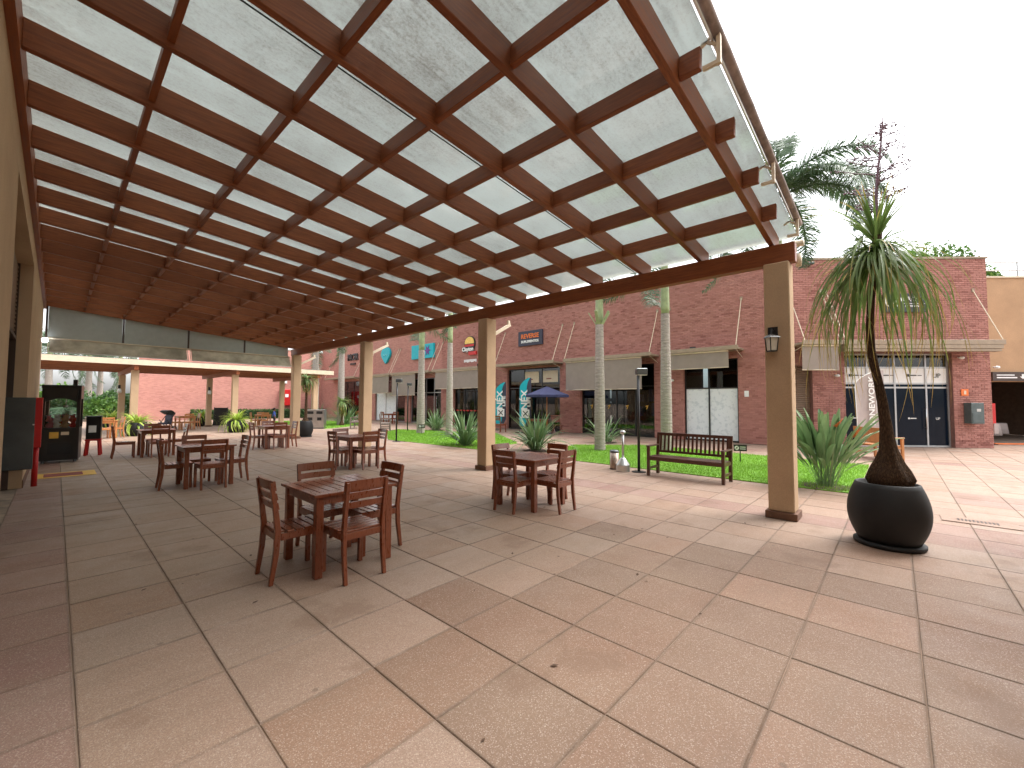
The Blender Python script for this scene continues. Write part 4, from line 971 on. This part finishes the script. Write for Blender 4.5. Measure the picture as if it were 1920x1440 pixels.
mb.add(vs, [(i*n+k, i*n+(k+1) % n, (i+1)*n+(k+1) % n, (i+1)*n+k) for i in range(len(cen)-1) for k in range(n)]+[tuple(range((len(cen)-1)*n, len(cen)*n))])
mb.build('trunk', M['pbark'], pp, smooth=True)
head = cen[-2]
crown = []
for k in range(4): crown.append(leaf_mesh('leaf', M['pleaf'], .55+.1*k, R(78-8*k), R(20+15*k), .032, 9))
for k in range(5): crown.append(leaf_mesh('leaf', M['pleaf'], .60+.06*k, R(42-14*k), R(40+14*k), .030, 10, twist=.6))
for k in range(8): crown.append(leaf_mesh('leaf', M['pleaf'], 1.18+.10*k, R(30-9*k), R(118+(k % 3)*12-9*k), .026, 14, twist=rg.uniform(-1, 1), curl=.62))
for k in range(285):
    i = rg.choices(range(17), [1.2]*4+[2.2]*5+[3.6]*8)[0]; a = rg.uniform(0, 2*math.pi); s_ = rg.uniform(.82, 1.12)
    z = head.z+(.12 if i < 4 else rg.uniform(-.16, .08))
    place(crown[i], 'leaf', pp, (head.x+.035*math.cos(a), head.y+.035*math.sin(a), z), (rg.uniform(-.15, .15), rg.uniform(-.15, .15), a), (s_, s_, s_))
stalk = MB(); top = at_px(1650, 222, 6.42)-pp.location; s0 = cen[-1]
ax_ = [s0.lerp(top, q)+Vector((0, .02*math.sin(q*5), 0)) for q in np.linspace(0, 1, 10)]
stalk.tube(ax_, list(np.linspace(.022, .007, 10)), 6)
seeds = MB()
for k in range(34):
    q = .16+.8*k/34; p = s0.lerp(top, q); a = rg.uniform(0, 2*math.pi); Lb = .42*math.sin(math.pi*min(1, (1.02-q)*.95))*rg.uniform(.6, 1.1)
    e = p+Vector((math.cos(a)*Lb, math.sin(a)*Lb, Lb*.38)); stalk.tube([p, p.lerp(e, .5)+Vector((0, 0, -.01)), e], [.0075, .006, .004], 4)
    for j in range(13):
        c = p.lerp(e, rg.uniform(.25, 1.05))+Vector((rg.gauss(0, .018), rg.gauss(0, .018), rg.gauss(-.008, .02))); r_ = rg.uniform(.008, .013)
        seeds.add([c+Vector(d)*r_ for d in ((1,0,0),(-1,0,0),(0,1,0),(0,-1,0),(0,0,1),(0,0,-1))], [(0,2,4),(2,1,4),(1,3,4),(3,0,4),(2,0,5),(1,2,5),(3,1,5),(0,3,5)])
fs_ = stalk.build('flower_stalk', M['stalk'], pp); seeds.build('seed_heads', M['stalk'], fs_, kind='stuff')

# smaller ponytail palms
def small_pony(x, y, z0, h_, label, wd=1.0, n=110, seed=1):
    rg = random.Random(seed); t = thing('ponytail_palm', label, 'palm', (x, y, z0), 0, 'small ponytail palms')
    MB().tube([(0, 0, 0), (0, 0, .12), (.01, 0, .3), (.02, .01, h_*.6), (0, 0, h_)], [.20, .15, .07, .05, .045], 12).build('trunk', M['pbark'], t, smooth=True)
    ms = [leaf_mesh('leaf', M['pleaf'], wd*(.6+.07*k), R(70-16*k), R(70+14*k), .05, 9, curl=.8) for k in range(7)]
    scatter(t, ms, n, h_, rg, .03, (.85, 1.15), .2)
small_pony(12.9, 27.2, .018, 1.55, 'ponytail palm with a round leaf head on the far lawn', 1.25, 130, 3)
planter(7.62, 19.6, .25, .33, .26, .66, 'tall black planter behind the column with the gable awning')
small_pony(7.62, 19.6, .60, 2.0, 'slim ponytail palm in the planter behind the awning column', .95, 100, 4)

# lime green leafy plants in pots
YL = [leaf_mesh('leaf', M['yleaf'], .62+.09*k, R(82-14*k), R(60+22*k), .055, 9, prof=lambda u: (.55+.6*math.sin(math.pi*min(1, u*1.25+.1)))*(1-u**3)+.02, curl=.9, twist=.4*k) for k in range(6)]
for k, (x, y, lb) in enumerate(((2.52, 25.3, 'lime green strappy plant in the pot by the claw machine side of the far pergola'), (6.3, 24.9, 'lime green strappy plant in the pot at the middle of the far pergola'), (6.25, 32.4, 'lime green strappy plant behind the dark sign board'), (2.2, 33.0, 'lime green strappy plant beside the garden column'))):
    planter(x, y, .31, .42, .33, .60, ('round black planter at the side of the far pergola near the claw machine', 'round black planter in front of the middle column of the far pergola', 'round black planter behind the dark sign board', 'round black planter by the garden')[k], 'black planters of the far pergola', False)
    t = thing('strappy_plant', lb, 'plant', (x, y, .56), 0, 'lime green plants in black planters'); scatter(t, YL, 100, 0, random.Random(20+k), .08, (.85, 1.35), .25)

# bird of paradise clumps
SP = []
def paddle(u): return 0.10 if u < .46 else (.10+.90*math.sin(math.pi*min(1, (u-.46)/.54*.93+.04))**.8)
for k in range(8):
    SP.append(leaf_mesh('leaf', M['sleaf'], 1.12+.06*(k % 4), R(88-5*k), R(6+7*k), .075+.012*(k % 3), 14, prof=paddle, fold=.55, curl=1.8, twist=rg.uniform(-.8, .8)))
SN = [leaf_mesh('leaf', M['sleaf'], 1.05+.06*(k % 4), R(84-6*k), R(14+11*k), .048+.006*(k % 3), 11, prof=lambda u: (.25+.75*math.sin(math.pi*min(1, u*.9+.08)))*(1-u**4)+.02, fold=.4, curl=1.6) for k in range(8)]
def clump(x, y, label, n, seed, s_=1.0, ms=SP, rad=.16, z0=.018, flowers=0):
    rg = random.Random(seed); t = thing('strelitzia_clump', label, 'plant', (x, y, z0), 0, 'bird of paradise clumps on the lawns')
    for k in range(n):
        i = rg.randrange(len(ms)); a = rg.uniform(0, 2*math.pi); q = rad*math.sqrt(rg.random()); g_ = s_*rg.uniform(.72, 1.15)
        place(ms[i], 'leaf', t, (q*math.cos(a), q*math.sin(a), 0), (rg.uniform(-.1, .1), rg.uniform(-.1, .1), a+rg.uniform(-.5, .5)), (g_, g_, g_))
    for k in range(flowers):
        a = rg.uniform(0, 6.28); p = Vector((.42*math.cos(a), .42*math.sin(a), .95+.1*k)); MB().tube([(p.x*.3, p.y*.3, 0), p*.8, p], .008, 5).build('flower_stem', M['crownshaft'], t)
        fb = MB()
        for j in range(6): fb.bar(p, p+Vector((.10*math.cos(a+j*.3-.8), .10*math.sin(a+j*.3-.8), .03+.025*j)), .022, .006)
        fb.build('flower', M['flower'], t)
    mb = MB(); m_ = 22; mb.add([(0, 0, .02)]+[((.42+.05*math.sin(k*2.1))*math.cos(2*math.pi*k/m_), (.42+.05*math.cos(k*1.7))*math.sin(2*math.pi*k/m_), .004) for k in range(m_)], [(0, 1+k, 1+(k+1) % m_) for k in range(m_)]); mb.build('soil_bed', M['soil'], t, smooth=True)
clump(9.98, 1.02, 'broad leaved bird of paradise clump with an orange flower beside the corner column', 115, 1, 1.12, SP[:7], flowers=3)
clump(10.7, 8.75, 'narrow leaved clump behind the table closest to the ashtray', 110, 2, 1.2, SN); clump(10.15, 11.6, 'narrow leaved clump on the second lawn beside a column', 110, 3, 1.25, SN)
clump(14.9, 8.6, 'small clump behind the palm by the wide dark window', 70, 4, 1.0, SN, .22); clump(14.6, 19.2, 'clump behind the thin palm under the burger sign', 90, 5, 1.15, SN, .25)
clump(13.9, 28.6, 'clump of narrow leaves behind the ponytail palm on the far lawn', 90, 6, 1.3, SN, .5); clump(11.9, 28.9, 'dark narrow leaved clump beside the steel litter bins on the far lawn', 80, 7, 1.3, SN, .4)

# royal palms
def frond_mesh(L, e0, droop, seed, nl=46, ll=.62, name='frond', lw=.022):
    rg = random.Random(seed); pts = arc(L, e0, droop, 12, .3, 1.25); mb = MB(); mb.a = []
    mb.tube(pts, list(np.linspace(.035, .006, 13)), 4, False); mb.a = [0.0]*len(mb.v)
    for i in range(nl):
        u = .10+.9*i/nl; q = u*12; k = min(int(q), 11); p = pts[k].lerp(pts[k+1], q-k); d = (pts[k+1]-pts[k]).normalized()
        for s_ in (-1, 1):
            for lay in (0, 1):
                l_ = ll*(math.sin(math.pi*min(1, u*.86+.12))**.6)*rg.uniform(.8, 1.1); side = Vector((0, s_, 0)); up_ = d.cross(side)*(-s_)
                v_ = (side*.85+d*.55+Vector((0, 0, rg.uniform(-.25, .45) if lay else rg.uniform(-.5, .1)))).normalized(); t_ = p+v_*l_*.55; e = p+v_*l_+Vector((0, 0, -.22*l_)); wv = d*lw
                mb.add([p-wv, p+wv, t_+wv, t_-wv, e], [(0,1,2,3), (3,2,4)]); mb.a += [0, 0, .3, .3, .5]
    return mb.mesh(name, M['palmleaf'])
FRO = [frond_mesh(3.3+.25*k, R(68-17*k), R(85+14*k), k) for k in range(6)]
FROS = [frond_mesh(2.6+.2*k, R(66-18*k), R(80+14*k), 40+k, 26, .6) for k in range(5)]
def royal(x, y, z0, hs, ht, label, rb=.17, nf=13, ms=FRO, seed=1, sc_=1.0, group='thin royal palms on the lawns', stubs=False):
    rg = random.Random(seed); t = thing('royal_palm', label, 'palm', (x, y, z0), rg.uniform(0, 6), group); pr = []
    m_ = int(hs/.055)
    for k in range(m_+1):
        u = k/m_; r_ = rb*(1.12-.25*u+.18*math.sin(math.pi*min(1, u*1.3))*.5)+.006*(k % 2)+(.08*rb*(1-u*8) if u < .12 else 0); pr.append((r_, hs*u))
    MB().lathe(pr, 16).build('trunk', M['trunk'], t)
    MB().lathe([(rb*.80, hs), (rb*.90, hs+.25), (rb*.72, hs+(ht-hs)*.5), (rb*.45, ht)], 14).build('crownshaft', M['crownshaft'], t, smooth=True)
    if stubs:
        for k in range(5): a = k*1.3; MB().bar((rb*.6*math.cos(a), rb*.6*math.sin(a), hs-.02), (rb*2.4*math.cos(a), rb*2.4*math.sin(a), hs+.42), .10, .03).build('leaf_stub', M['crownshaft'], t)
    for k in range(nf):
        me = ms[k % len(ms)]; a = k*2.399+rg.uniform(-.2, .2); s_ = sc_*rg.uniform(.9, 1.1)
        place(me, 'frond', t, (0, 0, ht-.05), (rg.uniform(-.1, .1), rg.uniform(-.1, .1), a), (s_, s_, s_))
    return t
royal(12.3, 7.3, .018, 4.2, 8.2, 'royal palm with cut leaf bases in front of the wide dark window', .15, 8, seed=2, stubs=True)
royal(13.89, 5.7, .018, 4.6, 8.3, 'royal palm behind the slatted bench beside the frosted shop front', .16, 8, seed=3)
pr_ = royal(12.35, 2.15, .018, 5.3, 6.9, 'royal palm with fronds against the sky behind the corner column', .15, 0, seed=3)
FN = [frond_mesh(2.7+.2*k, R(74-13*k), R(120+10*k), 90+k, 105, .60, lw=.011) for k in range(5)]
aw_ = math.atan2(-1, -.15)-pr_.rotation_euler.z
for k, (da, me, tx) in enumerate(((0, 1, 0), (.35, 2, 0), (-.4, 3, .1), (.1, 4, -.2), (.9, 2, 0), (-1.2, 1, 0), (2.2, 2, 0), (3.1, 1, 0), (3.9, 3, 0), (-2.0, 4, 0), (1.5, 3, 0))):
    place(FN[me], 'frond', pr_, (0, 0, 6.85), (tx, 0, aw_+da))
royal(12.48, 17.7, .018, 4.2, 8.0, 'royal palm in front of the teal star sign', .17, 9, seed=4); royal(12.66, 15.65, .018, 4.4, 8.0, 'royal palm next to the burger sign', .14, 9, seed=5)
royal(13.0, 27.6, .018, 5.6, 8.2, 'royal palm beside the grey weathered bench', .19, 8, seed=6); royal(13.0, 31.8, .018, 5.9, 7.3, 'royal palm behind the end of the far pergola roof', .22, 8, seed=7)

# garden beyond the far pergola and trees behind the buildings
def leafball(name, c, rx, ry, rz, n, seed, size, mat_, parent):
    rg = np.random.default_rng(seed); vs = []; fs = []; K_ = [rg.normal(0, 1, 3) for _ in range(9)]
    for i in range(n):
        d = rg.normal(0, 1, 3); d /= np.linalg.norm(d); q = rg.random()**.45; lob = 1+.28*math.sin(d@K_[0]*3)+.22*math.sin(d@K_[1]*5); p = np.array(c)+d*np.array((rx, ry, rz))*q*lob
        a = rg.normal(0, 1, 3); a /= np.linalg.norm(a); b_ = np.cross(a, rg.normal(0, 1, 3)); b_ /= np.linalg.norm(b_)+1e-6; s_ = size*rg.uniform(.6, 1.3); o_ = len(vs)
        vs += [tuple(p-a*s_), tuple(p+b_*s_*.45), tuple(p+a*s_), tuple(p-b_*s_*.45)]; fs.append((o_, o_+1, o_+2, o_+3))
    mb = MB(); mb.v = vs; mb.f = fs; mb.mi = [0]*len(fs); return mb.build(name, mat_, parent)
def tree(x, y, h_, r_, label, n, seed, size=.12, mat_=None, cat='tree', grp=None):
    t = thing('leafy_tree' if cat == 'tree' else 'garden_shrub', label, cat, (x, y, 0), 0, grp)
    MB().tube([(0, 0, 0), (.05, 0, h_*.4), (0, .05, h_*.72)], [.12*r_, .09*r_, .05*r_], 8).build('trunk', M['pbark'], t, smooth=True)
    if cat == 'tree':
        for k in range(5): a = k*1.256; MB().tube([(0, 0, h_*.45), (r_*.35*math.cos(a), r_*.35*math.sin(a), h_*.7), (r_*.7*math.cos(a), r_*.7*math.sin(a), h_*.85)], [.06*r_, .04*r_, .02*r_], 6).build('limb', M['pbark'], t)
    leafball('crown', (0, 0, h_-r_*.75), r_, r_, r_*.75, n, seed, size, mat_ or M['treeleaf'], t)
tree(29.2, -1.6, 9.0, 2.5, 'green tree crown rising above the brick parapet behind the office', 22000, 1, .11); tree(31.5, -7, 8.2, 2.2, 'pale green tree top behind the terrace railing', 5000, 2, .12)
for k, (x, y, h_, lb) in enumerate(((2.1, 58, 8.0, 'palm in the garden above the claw machine'), (4.6, 62, 9, 'palm in the garden beyond the far column'), (3.3, 66, 9, 'palm at the back of the garden'), (-.5, 55, 8, 'palm in the garden beside the shop wall'))):
    royal(x, y, 0, h_*.62, h_*.8, lb, .24, 12, FROS, 30+k, 1.6, 'palms of the garden')
for k, (x, y, h_, r_, lb) in enumerate(((3.2, 47, 2.2, 1.3, 'dense dark shrub beside the brick end wall'), (2.4, 45, 1.7, 1.0, 'round shrub in front of the garden palms'), (.4, 50, 2.0, 1.3, 'wide shrub behind the claw machine'), (5.0, 54, 2.2, 1.3, 'tall shrub beyond the garden column'), (1.6, 52, 2.0, 1.2, 'pale shrub in the middle of the garden'))):
    tree(x, y, h_, r_, lb, 2200, 60+k, .16, M['treeleaf'] if k % 2 else M['hedge'], 'shrub', 'shrubs of the garden')
for k in range(3):
    rg = random.Random(80+k); t = thing('garden_palm', ('low feathery palm with arching fronds in the garden', 'low feathery palm beside the garden wall', 'low feathery palm behind the lime plant')[k], 'palm', ((3.0, 48, 0), (.9, 49, 0), (3.9, 50, 0))[k], 0, 'low palms of the garden')
    MB().lathe([(.16, 0), (.13, .8)], 10).build('trunk', M['trunk'], t)
    for j in range(14): s_ = rg.uniform(.8, 1.1); place(FROS[j % 5], 'frond', t, (0, 0, .8), (0, 0, j*2.399), (s_, s_, s_))
MB().box(-12, 4.0, 62, 62.3, 0, 1.3).build('garden_wall', M['white'], label='low white wall at the back of the garden', cat='wall')
far = thing('far_treeline', 'hazy line of trees far beyond the garden', 'trees'); tag(far, kind='stuff')
for k in range(9): leafball('foliage', (-30+9*k, 105+6*math.sin(k*2), 1.6+math.sin(k)), 6.5, 3, 2.2, 1500, 200+k, .5, M['treeleaf'], far)
hd = thing('clipped_hedge', 'low dark clipped hedge along the far brick end wall', 'hedge'); rg_ = np.random.default_rng(9); vs = []; fs = []
for i in range(9000):
    p = rg_.random(3)*[11, .8, .85]+[7.6, 42.8, .02]; a = rg_.normal(0, 1, 3)*.05; b_ = rg_.normal(0, 1, 3)*.03; o_ = len(vs); vs += [tuple(p-a), tuple(p+b_), tuple(p+a), tuple(p-b_)]; fs.append((o_, o_+1, o_+2, o_+3))
mb = MB(); mb.v = vs; mb.f = fs; mb.mi = [0]*len(fs); mb.build('foliage', M['hedge'], hd)
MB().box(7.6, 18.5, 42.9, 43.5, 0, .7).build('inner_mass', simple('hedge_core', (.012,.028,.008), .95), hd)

# ================================================================ BANNERS, PARASOL, SMALL THINGS
def banner(px, py, label, mat1, mat2, h_, wd, rz, words, txt, lo=.35, grp=None):
    t = thing('feather_banner', label, 'banner', (px, py, .003), rz, grp); n = 22; poly = []
    for k in range(n+1):
        u = k/n; z = lo+(h_-lo)*u; top_ = max(0, (u-.78)/.22); poly.append((-wd/2+wd*.75*top_**2.2, z))
    right = [(wd/2*(1 if 1-k/n > .12 else .55+.45*(1-k/n)/.12)+(.0), lo+(h_-lo-.06)*(1-k/n)) for k in range(n+1)]
    def ribbon(a, b_, y0, m_, nm):
        vs = []
        for k in range(n+1):
            u = k/n; l = poly[k][0]; r_ = right[n-k][0]; z = poly[k][1]; w0 = l+(r_-l)*a; w1 = l+(r_-l)*b_
            for s_ in range(5):
                x = w0+(w1-w0)*s_/4; vs.append((x, y0+.025*math.sin(u*5+x*6), z))
        fs = [(k*5+s_, k*5+s_+1, k*5+s_+6, k*5+s_+5) for k in range(n) for s_ in range(4)]
        return MB().add(vs, fs).build(nm, m_, t, smooth=True)
    ribbon(0, 1 if mat2 is mat1 else .62, 0, mat1, 'cloth')
    if mat2 is not mat1: ribbon(.62, 1, 0, mat2, 'cloth')
    pts = [(p[0]-.008, .025*math.sin(k/n*5+p[0]*6), p[1]) for k, p in enumerate(poly)]
    MB().tube([(-wd/2, 0, .0)]+pts, .012, 6).build('mast', M['white'] if mat1 is M['greyflag'] else M['grey'], t); MB().box(-wd/2-.2, -wd/2+.2, -.15, .15, 0, .03).build('foot', M['black'], t)
    return t
def banner_text(t, s_, x, z, size, m_, ext=.004, **k):
    Mx = Matrix(((0,-1,0,x),(0,0,-1,-.034),(1,0,0,z),(0,0,0,1))); return text('lettering', s_, size, Mx, m_, t, ext, **k)
fz = math.atan2(-1, 1)+math.pi/2-.85
for k, (x, y, h_) in enumerate(((16.8, 14.45, 2.9), (17.3, 16.75, 2.75))):
    t = banner(x, y, ('teal feather banner behind the narrow leaved clump', 'teal feather banner half hidden by a column')[k], M['teal'], M['slate'], h_, .62, R(-58), None, None, .35, 'teal feather banners')
    banner_text(t, 'NÉX', -.04, 1.72, .46, M['white'], align='CENTER', sx=1.15, bold=.012); banner_text(t, 'LIFE', .20, 1.66, .22, M['white'], sx=1.6, bold=.008)
    MB().box(-.20, .22, -.036, -.030, .78, 1.22).build('logo_panel', M['white'], t); MB().bar((-.12, -.039, .86), (.14, -.039, 1.14), .004, .05).bar((-.12, -.039, 1.14), (.14, -.039, .86), .004, .05).build('logo_cross', M['grey'], t)
t = banner(18.3, .62, 'warm grey feather banner with white vertical word beside the palm trunk', M['greyflag'], M['greyflag'], 2.72, .95, R(-48), None, None, .2)
banner_text(t, 'IONEWORK', .02, 1.70, .26, M['white'], sx=1.15, bold=.006)
MB().box(.16, .17, -.036, -.031, 1.2, 2.2).build('small_line', M['white'], t)

# parasol, folding chair and table below it
t = thing('parasol', 'navy blue square parasol in front of the shop with teal banners', 'parasol', (16.9, 13.1, .003), R(20)); r_ = 1.15
MB().add([(0,0,2.42)]+[(r_*math.cos(a), r_*math.sin(a), 1.98) for a in np.linspace(0, 2*math.pi, 9)[:-1]]+[(r_*math.cos(a), r_*math.sin(a), 1.86) for a in np.linspace(0, 2*math.pi, 9)[:-1]], [(0, 1+k, 1+(k+1) % 8) for k in range(8)]+[(1+k, 9+k, 9+(k+1) % 8, 1+(k+1) % 8) for k in range(8)]).build('canopy', M['navy'], t)
MB().lathe([(.025, .03), (.025, 2.4)], 8).build('pole', M['furn2'], t); MB().lathe([(.25, 0), (.25, .05), (.05, .09)], 16).build('base', M['grey'], t)
for a in np.linspace(0, 2*math.pi, 9)[:-1]: MB().bar((.02*math.cos(a), .02*math.sin(a), 2.36), (r_*.97*math.cos(a), r_*.97*math.sin(a), 1.96), .015, .015).build('rib', M['furn2'], t)
t = thing('folding_chair', 'dark red folding chair under the navy parasol', 'chair', (17.3, 12.75, .003), R(60))
for s_ in (-1, 1): MB().bar((-.25, s_*.22, 0), (.28, s_*.22, .95), .03, .035).bar((.25, s_*.2, 0), (-.2, s_*.2, .45), .03, .035).build('leg', M['furn'], t)
for k in range(6): MB().bar((-.2+.07*k, -.21, .46), (-.2+.07*k, .21, .46), .05, .015).build('seat_slat', M['furn'], t)
for k in range(5): z = .62+.075*k; x = -.25+.53*z/.95; MB().bar((x, -.21, z), (x, .21, z), .012, .05).build('back_slat', M['furn'], t)
put(TA, 'dining_table', 'dark slatted wood table under the navy parasol', 'table', (16.7, 13.5, .003), .2, 'dark wood tables')

# steel litter bins, sign board, stroller, child
t = thing('litter_bin', 'square steel double litter bin beside the far lawn', 'bin', (10.45, 25.3, .003), R(-38)); MB().box(-.5, .5, -.28, .28, .06, 1.12).build('body', M['steel'], t, bev=.01); MB().box(-.52, .52, -.30, .30, .003, .06).build('base', M['grey'], t)
for s_ in (-1, 1):
    MB().box(s_*.25-.22, s_*.25+.22, -.292, -.281, .12, .78).build('door', M['steel'], t, bev=.004); MB().box(s_*.25-.12, s_*.25+.12, -.298, -.293, .48, .66).build('label_plate', M['black'], t); MB().box(s_*.25-.17, s_*.25+.17, -.288, -.2805, .86, 1.02).build('slot', M['black'], t)
t = thing('sign_board', 'black folding sign board standing under the far pergola', 'sign board', (7.35, 32.6, .003), R(-25))
for s_ in (-1, 1): MB().add([(x, s_*(.28 if z < .5 else .04)+q, z) for x in (-.35, .35) for z in (.02, 1.15) for q in (-.012, .012)], [(0,1,3,2),(4,6,7,5),(0,4,5,1),(2,3,7,6),(0,2,6,4),(1,5,7,3)]).build('panel', M['black'], t)
MB().bar((-.37, -.28, .0), (-.37, -.04, 1.2), .03, .03).bar((.37, -.28, .0), (.37, -.04, 1.2), .03, .03).build('frame', M['grey'], t)
t = thing('stroller', 'dark pushchair parked under the far pergola beside the lime plant', 'stroller', (3.9, 28.3, .003), R(30))
for x, y in ((-.25, -.25), (-.25, .25), (.3, -.25), (.3, .25)):
    wh = MB().lathe([(.09, -.02), (.13, -.02), (.13, .02), (.09, .02)], 16, cap=False).build('wheel', M['black'], t); wh.rotation_euler = (math.pi/2, 0, 0); wh.location = (x, y, .13)
MB().bar((-.25, -.25, .13), (.35, -.25, .95), .025, .025).bar((-.25, .25, .13), (.35, .25, .95), .025, .025).bar((.3, -.25, .13), (-.1, -.25, .6), .025, .025).bar((.3, .25, .13), (-.1, .25, .6), .025, .025).tube([(.35, -.25, .95), (.38, 0, .98), (.35, .25, .95)], .015, 6).build('frame', M['black'], t)
MB().prism([(-.2, .35), (.2, .35), (.28, .85), (.2, .85), (.12, .45), (-.2, .45)], -.2, .2).build('seat', M['slate'], t); MB().prism([(.28, .85)]+[(.08+.3*math.cos(a), .8+.3*math.sin(a)) for a in np.linspace(.2, 2.3, 9)]+[(.12, .86)], -.22, .22).build('hood', M['black'], t)

def person(x, y, rz):
    J = {'pel': (0,0,.60), 'chest': (0,.0,.82), 'neck': (0,.005,.94), 'head': (0,-.01,1.03), 'crown': (0,.0,1.10), 'lh': (-.065,0,.57), 'lk': (-.07,-.01,.32), 'la': (-.07,.01,.06), 'lt': (-.075,-.10,.025), 'rh': (.065,0,.57), 'rk': (.075,-.05,.33), 'ra': (.08,.02,.06), 'rt': (.085,-.09,.025),
         'ls': (-.12,0,.88), 'le': (-.17,.0,.70), 'lw': (-.165,-.06,.54), 'lf': (-.16,-.08,.47), 'rs': (.12,0,.88), 're': (.17,.01,.70), 'rw': (.17,-.05,.54), 'rf': (.165,-.07,.47)}
    rad = dict(pel=.095, chest=.10, neck=.042, head=.083, crown=.066, lh=.068, lk=.047, la=.032, lt=.026, rh=.068, rk=.047, ra=.032, rt=.026, ls=.05, le=.034, lw=.024, lf=.02, rs=.05, re=.034, rw=.024, rf=.02)
    ed = [('pel','chest'),('chest','neck'),('neck','head'),('head','crown'),('pel','lh'),('lh','lk'),('lk','la'),('la','lt'),('pel','rh'),('rh','rk'),('rk','ra'),('ra','rt'),('chest','ls'),('ls','le'),('le','lw'),('lw','lf'),('chest','rs'),('rs','re'),('re','rw'),('rw','rf')]
    nm = list(J); ed_i = [(nm.index(a), nm.index(b_)) for a, b_ in ed]; vs = [J[k] for k in nm]; rr = [rad[k] for k in nm]
    for side, s_ in (('lf', -1), ('rf', 1)):           # five fingers on each hand
        b_ = nm.index(side); p = Vector(J[side])
        for q, (dx, L_) in enumerate(((-.016, .040), (-.006, .048), (.005, .046), (.014, .036))):
            i = len(vs); vs += [tuple(p+Vector((0, dx, -.028))), tuple(p+Vector((-s_*.012, dx-.006, -.028-L_*.7)))]; rr += [.0065, .0055]; ed_i += [(b_, i), (i, i+1)]
        i = len(vs); vs += [tuple(p+Vector((-s_*.012, -.03, .005)))]; rr += [.007]; ed_i += [(b_, i)]
    me = bpy.data.meshes.new('person'); me.from_pydata(vs, ed_i, []); o = bpy.data.objects.new('person', me); col.objects.link(o)
    o.modifiers.new('skin', 'SKIN'); sv = me.skin_vertices[0].data
    for v_, r_ in zip(sv, rr): v_.radius = (r_, r_)
    sv[0].use_root = True; sb = o.modifiers.new('sub', 'SUBSURF'); sb.levels = sb.render_levels = 2
    bpy.context.view_layer.update(); m2 = bpy.data.meshes.new_from_object(o.evaluated_get(bpy.context.evaluated_depsgraph_get())); bpy.data.objects.remove(o)
    for k in ('skin', 'blue', 'slate', 'hair', 'white'): m2.materials.append(M[k])
    for p in m2.polygons:
        c = p.center; arm = abs(c.x) > .14
        p.material_index = 4 if c.z < .05 else 0 if c.z < .34 else 2 if (c.z < .60 and not arm) else 1 if (c.z < .93 and not (arm and c.z < .72)) else 0
        if c.z > 1.02 and (c.y > -.045 or c.z > 1.09): p.material_index = 3
        p.use_smooth = True
    t = place(m2, 'person', None, (x, y, .003), (0, 0, rz)); tag(t, 'child in a blue shirt standing under the far pergola', 'person')
    MB().ball((0, .012, 1.075), (.088, .092, .085), 14, 10).build('hair', M['hair'], t, smooth=True)
    MB().ball((0, -.098, 1.02), (.010, .012, .013), 8, 6).build('nose', M['skin'], t, smooth=True)
    for s_ in (-1, 1): MB().ball((s_*.03, -.086, 1.045), (.011, .006, .007), 8, 6).build('eye', M['white'], t, smooth=True); MB().ball((s_*.083, -.005, 1.03), (.010, .018, .024), 8, 6).build('ear', M['skin'], t, smooth=True)
    MB().ball((0, -.085, .985), (.022, .006, .006), 8, 5).build('mouth', M['darkred'], t, smooth=True)
person(9.75, 30.2, R(70))
# dry leaves and crumbs on the terrace floor
rg = random.Random(77)
me = MB().add([(-.018, 0, .001), (0, -.009, .003), (.02, 0, .004), (0, .009, .003)], [(0,1,2,3)]).mesh('fallen_leaf', simple('dry_leaf', (.09,.05,.03), .9, var=.4))
for k in range(60):
    x = rg.uniform(.2, 6.5); y = rg.uniform(.8, 9); s_ = rg.uniform(.7, 1.6); o_ = place(me, 'fallen_leaf', None, (x, y, .0035), (0, 0, rg.uniform(0, 6)), (s_, s_, s_)); tag(o_, 'tiny dry leaf lying on the terrace paving', 'leaf', 'dry leaves on the paving')
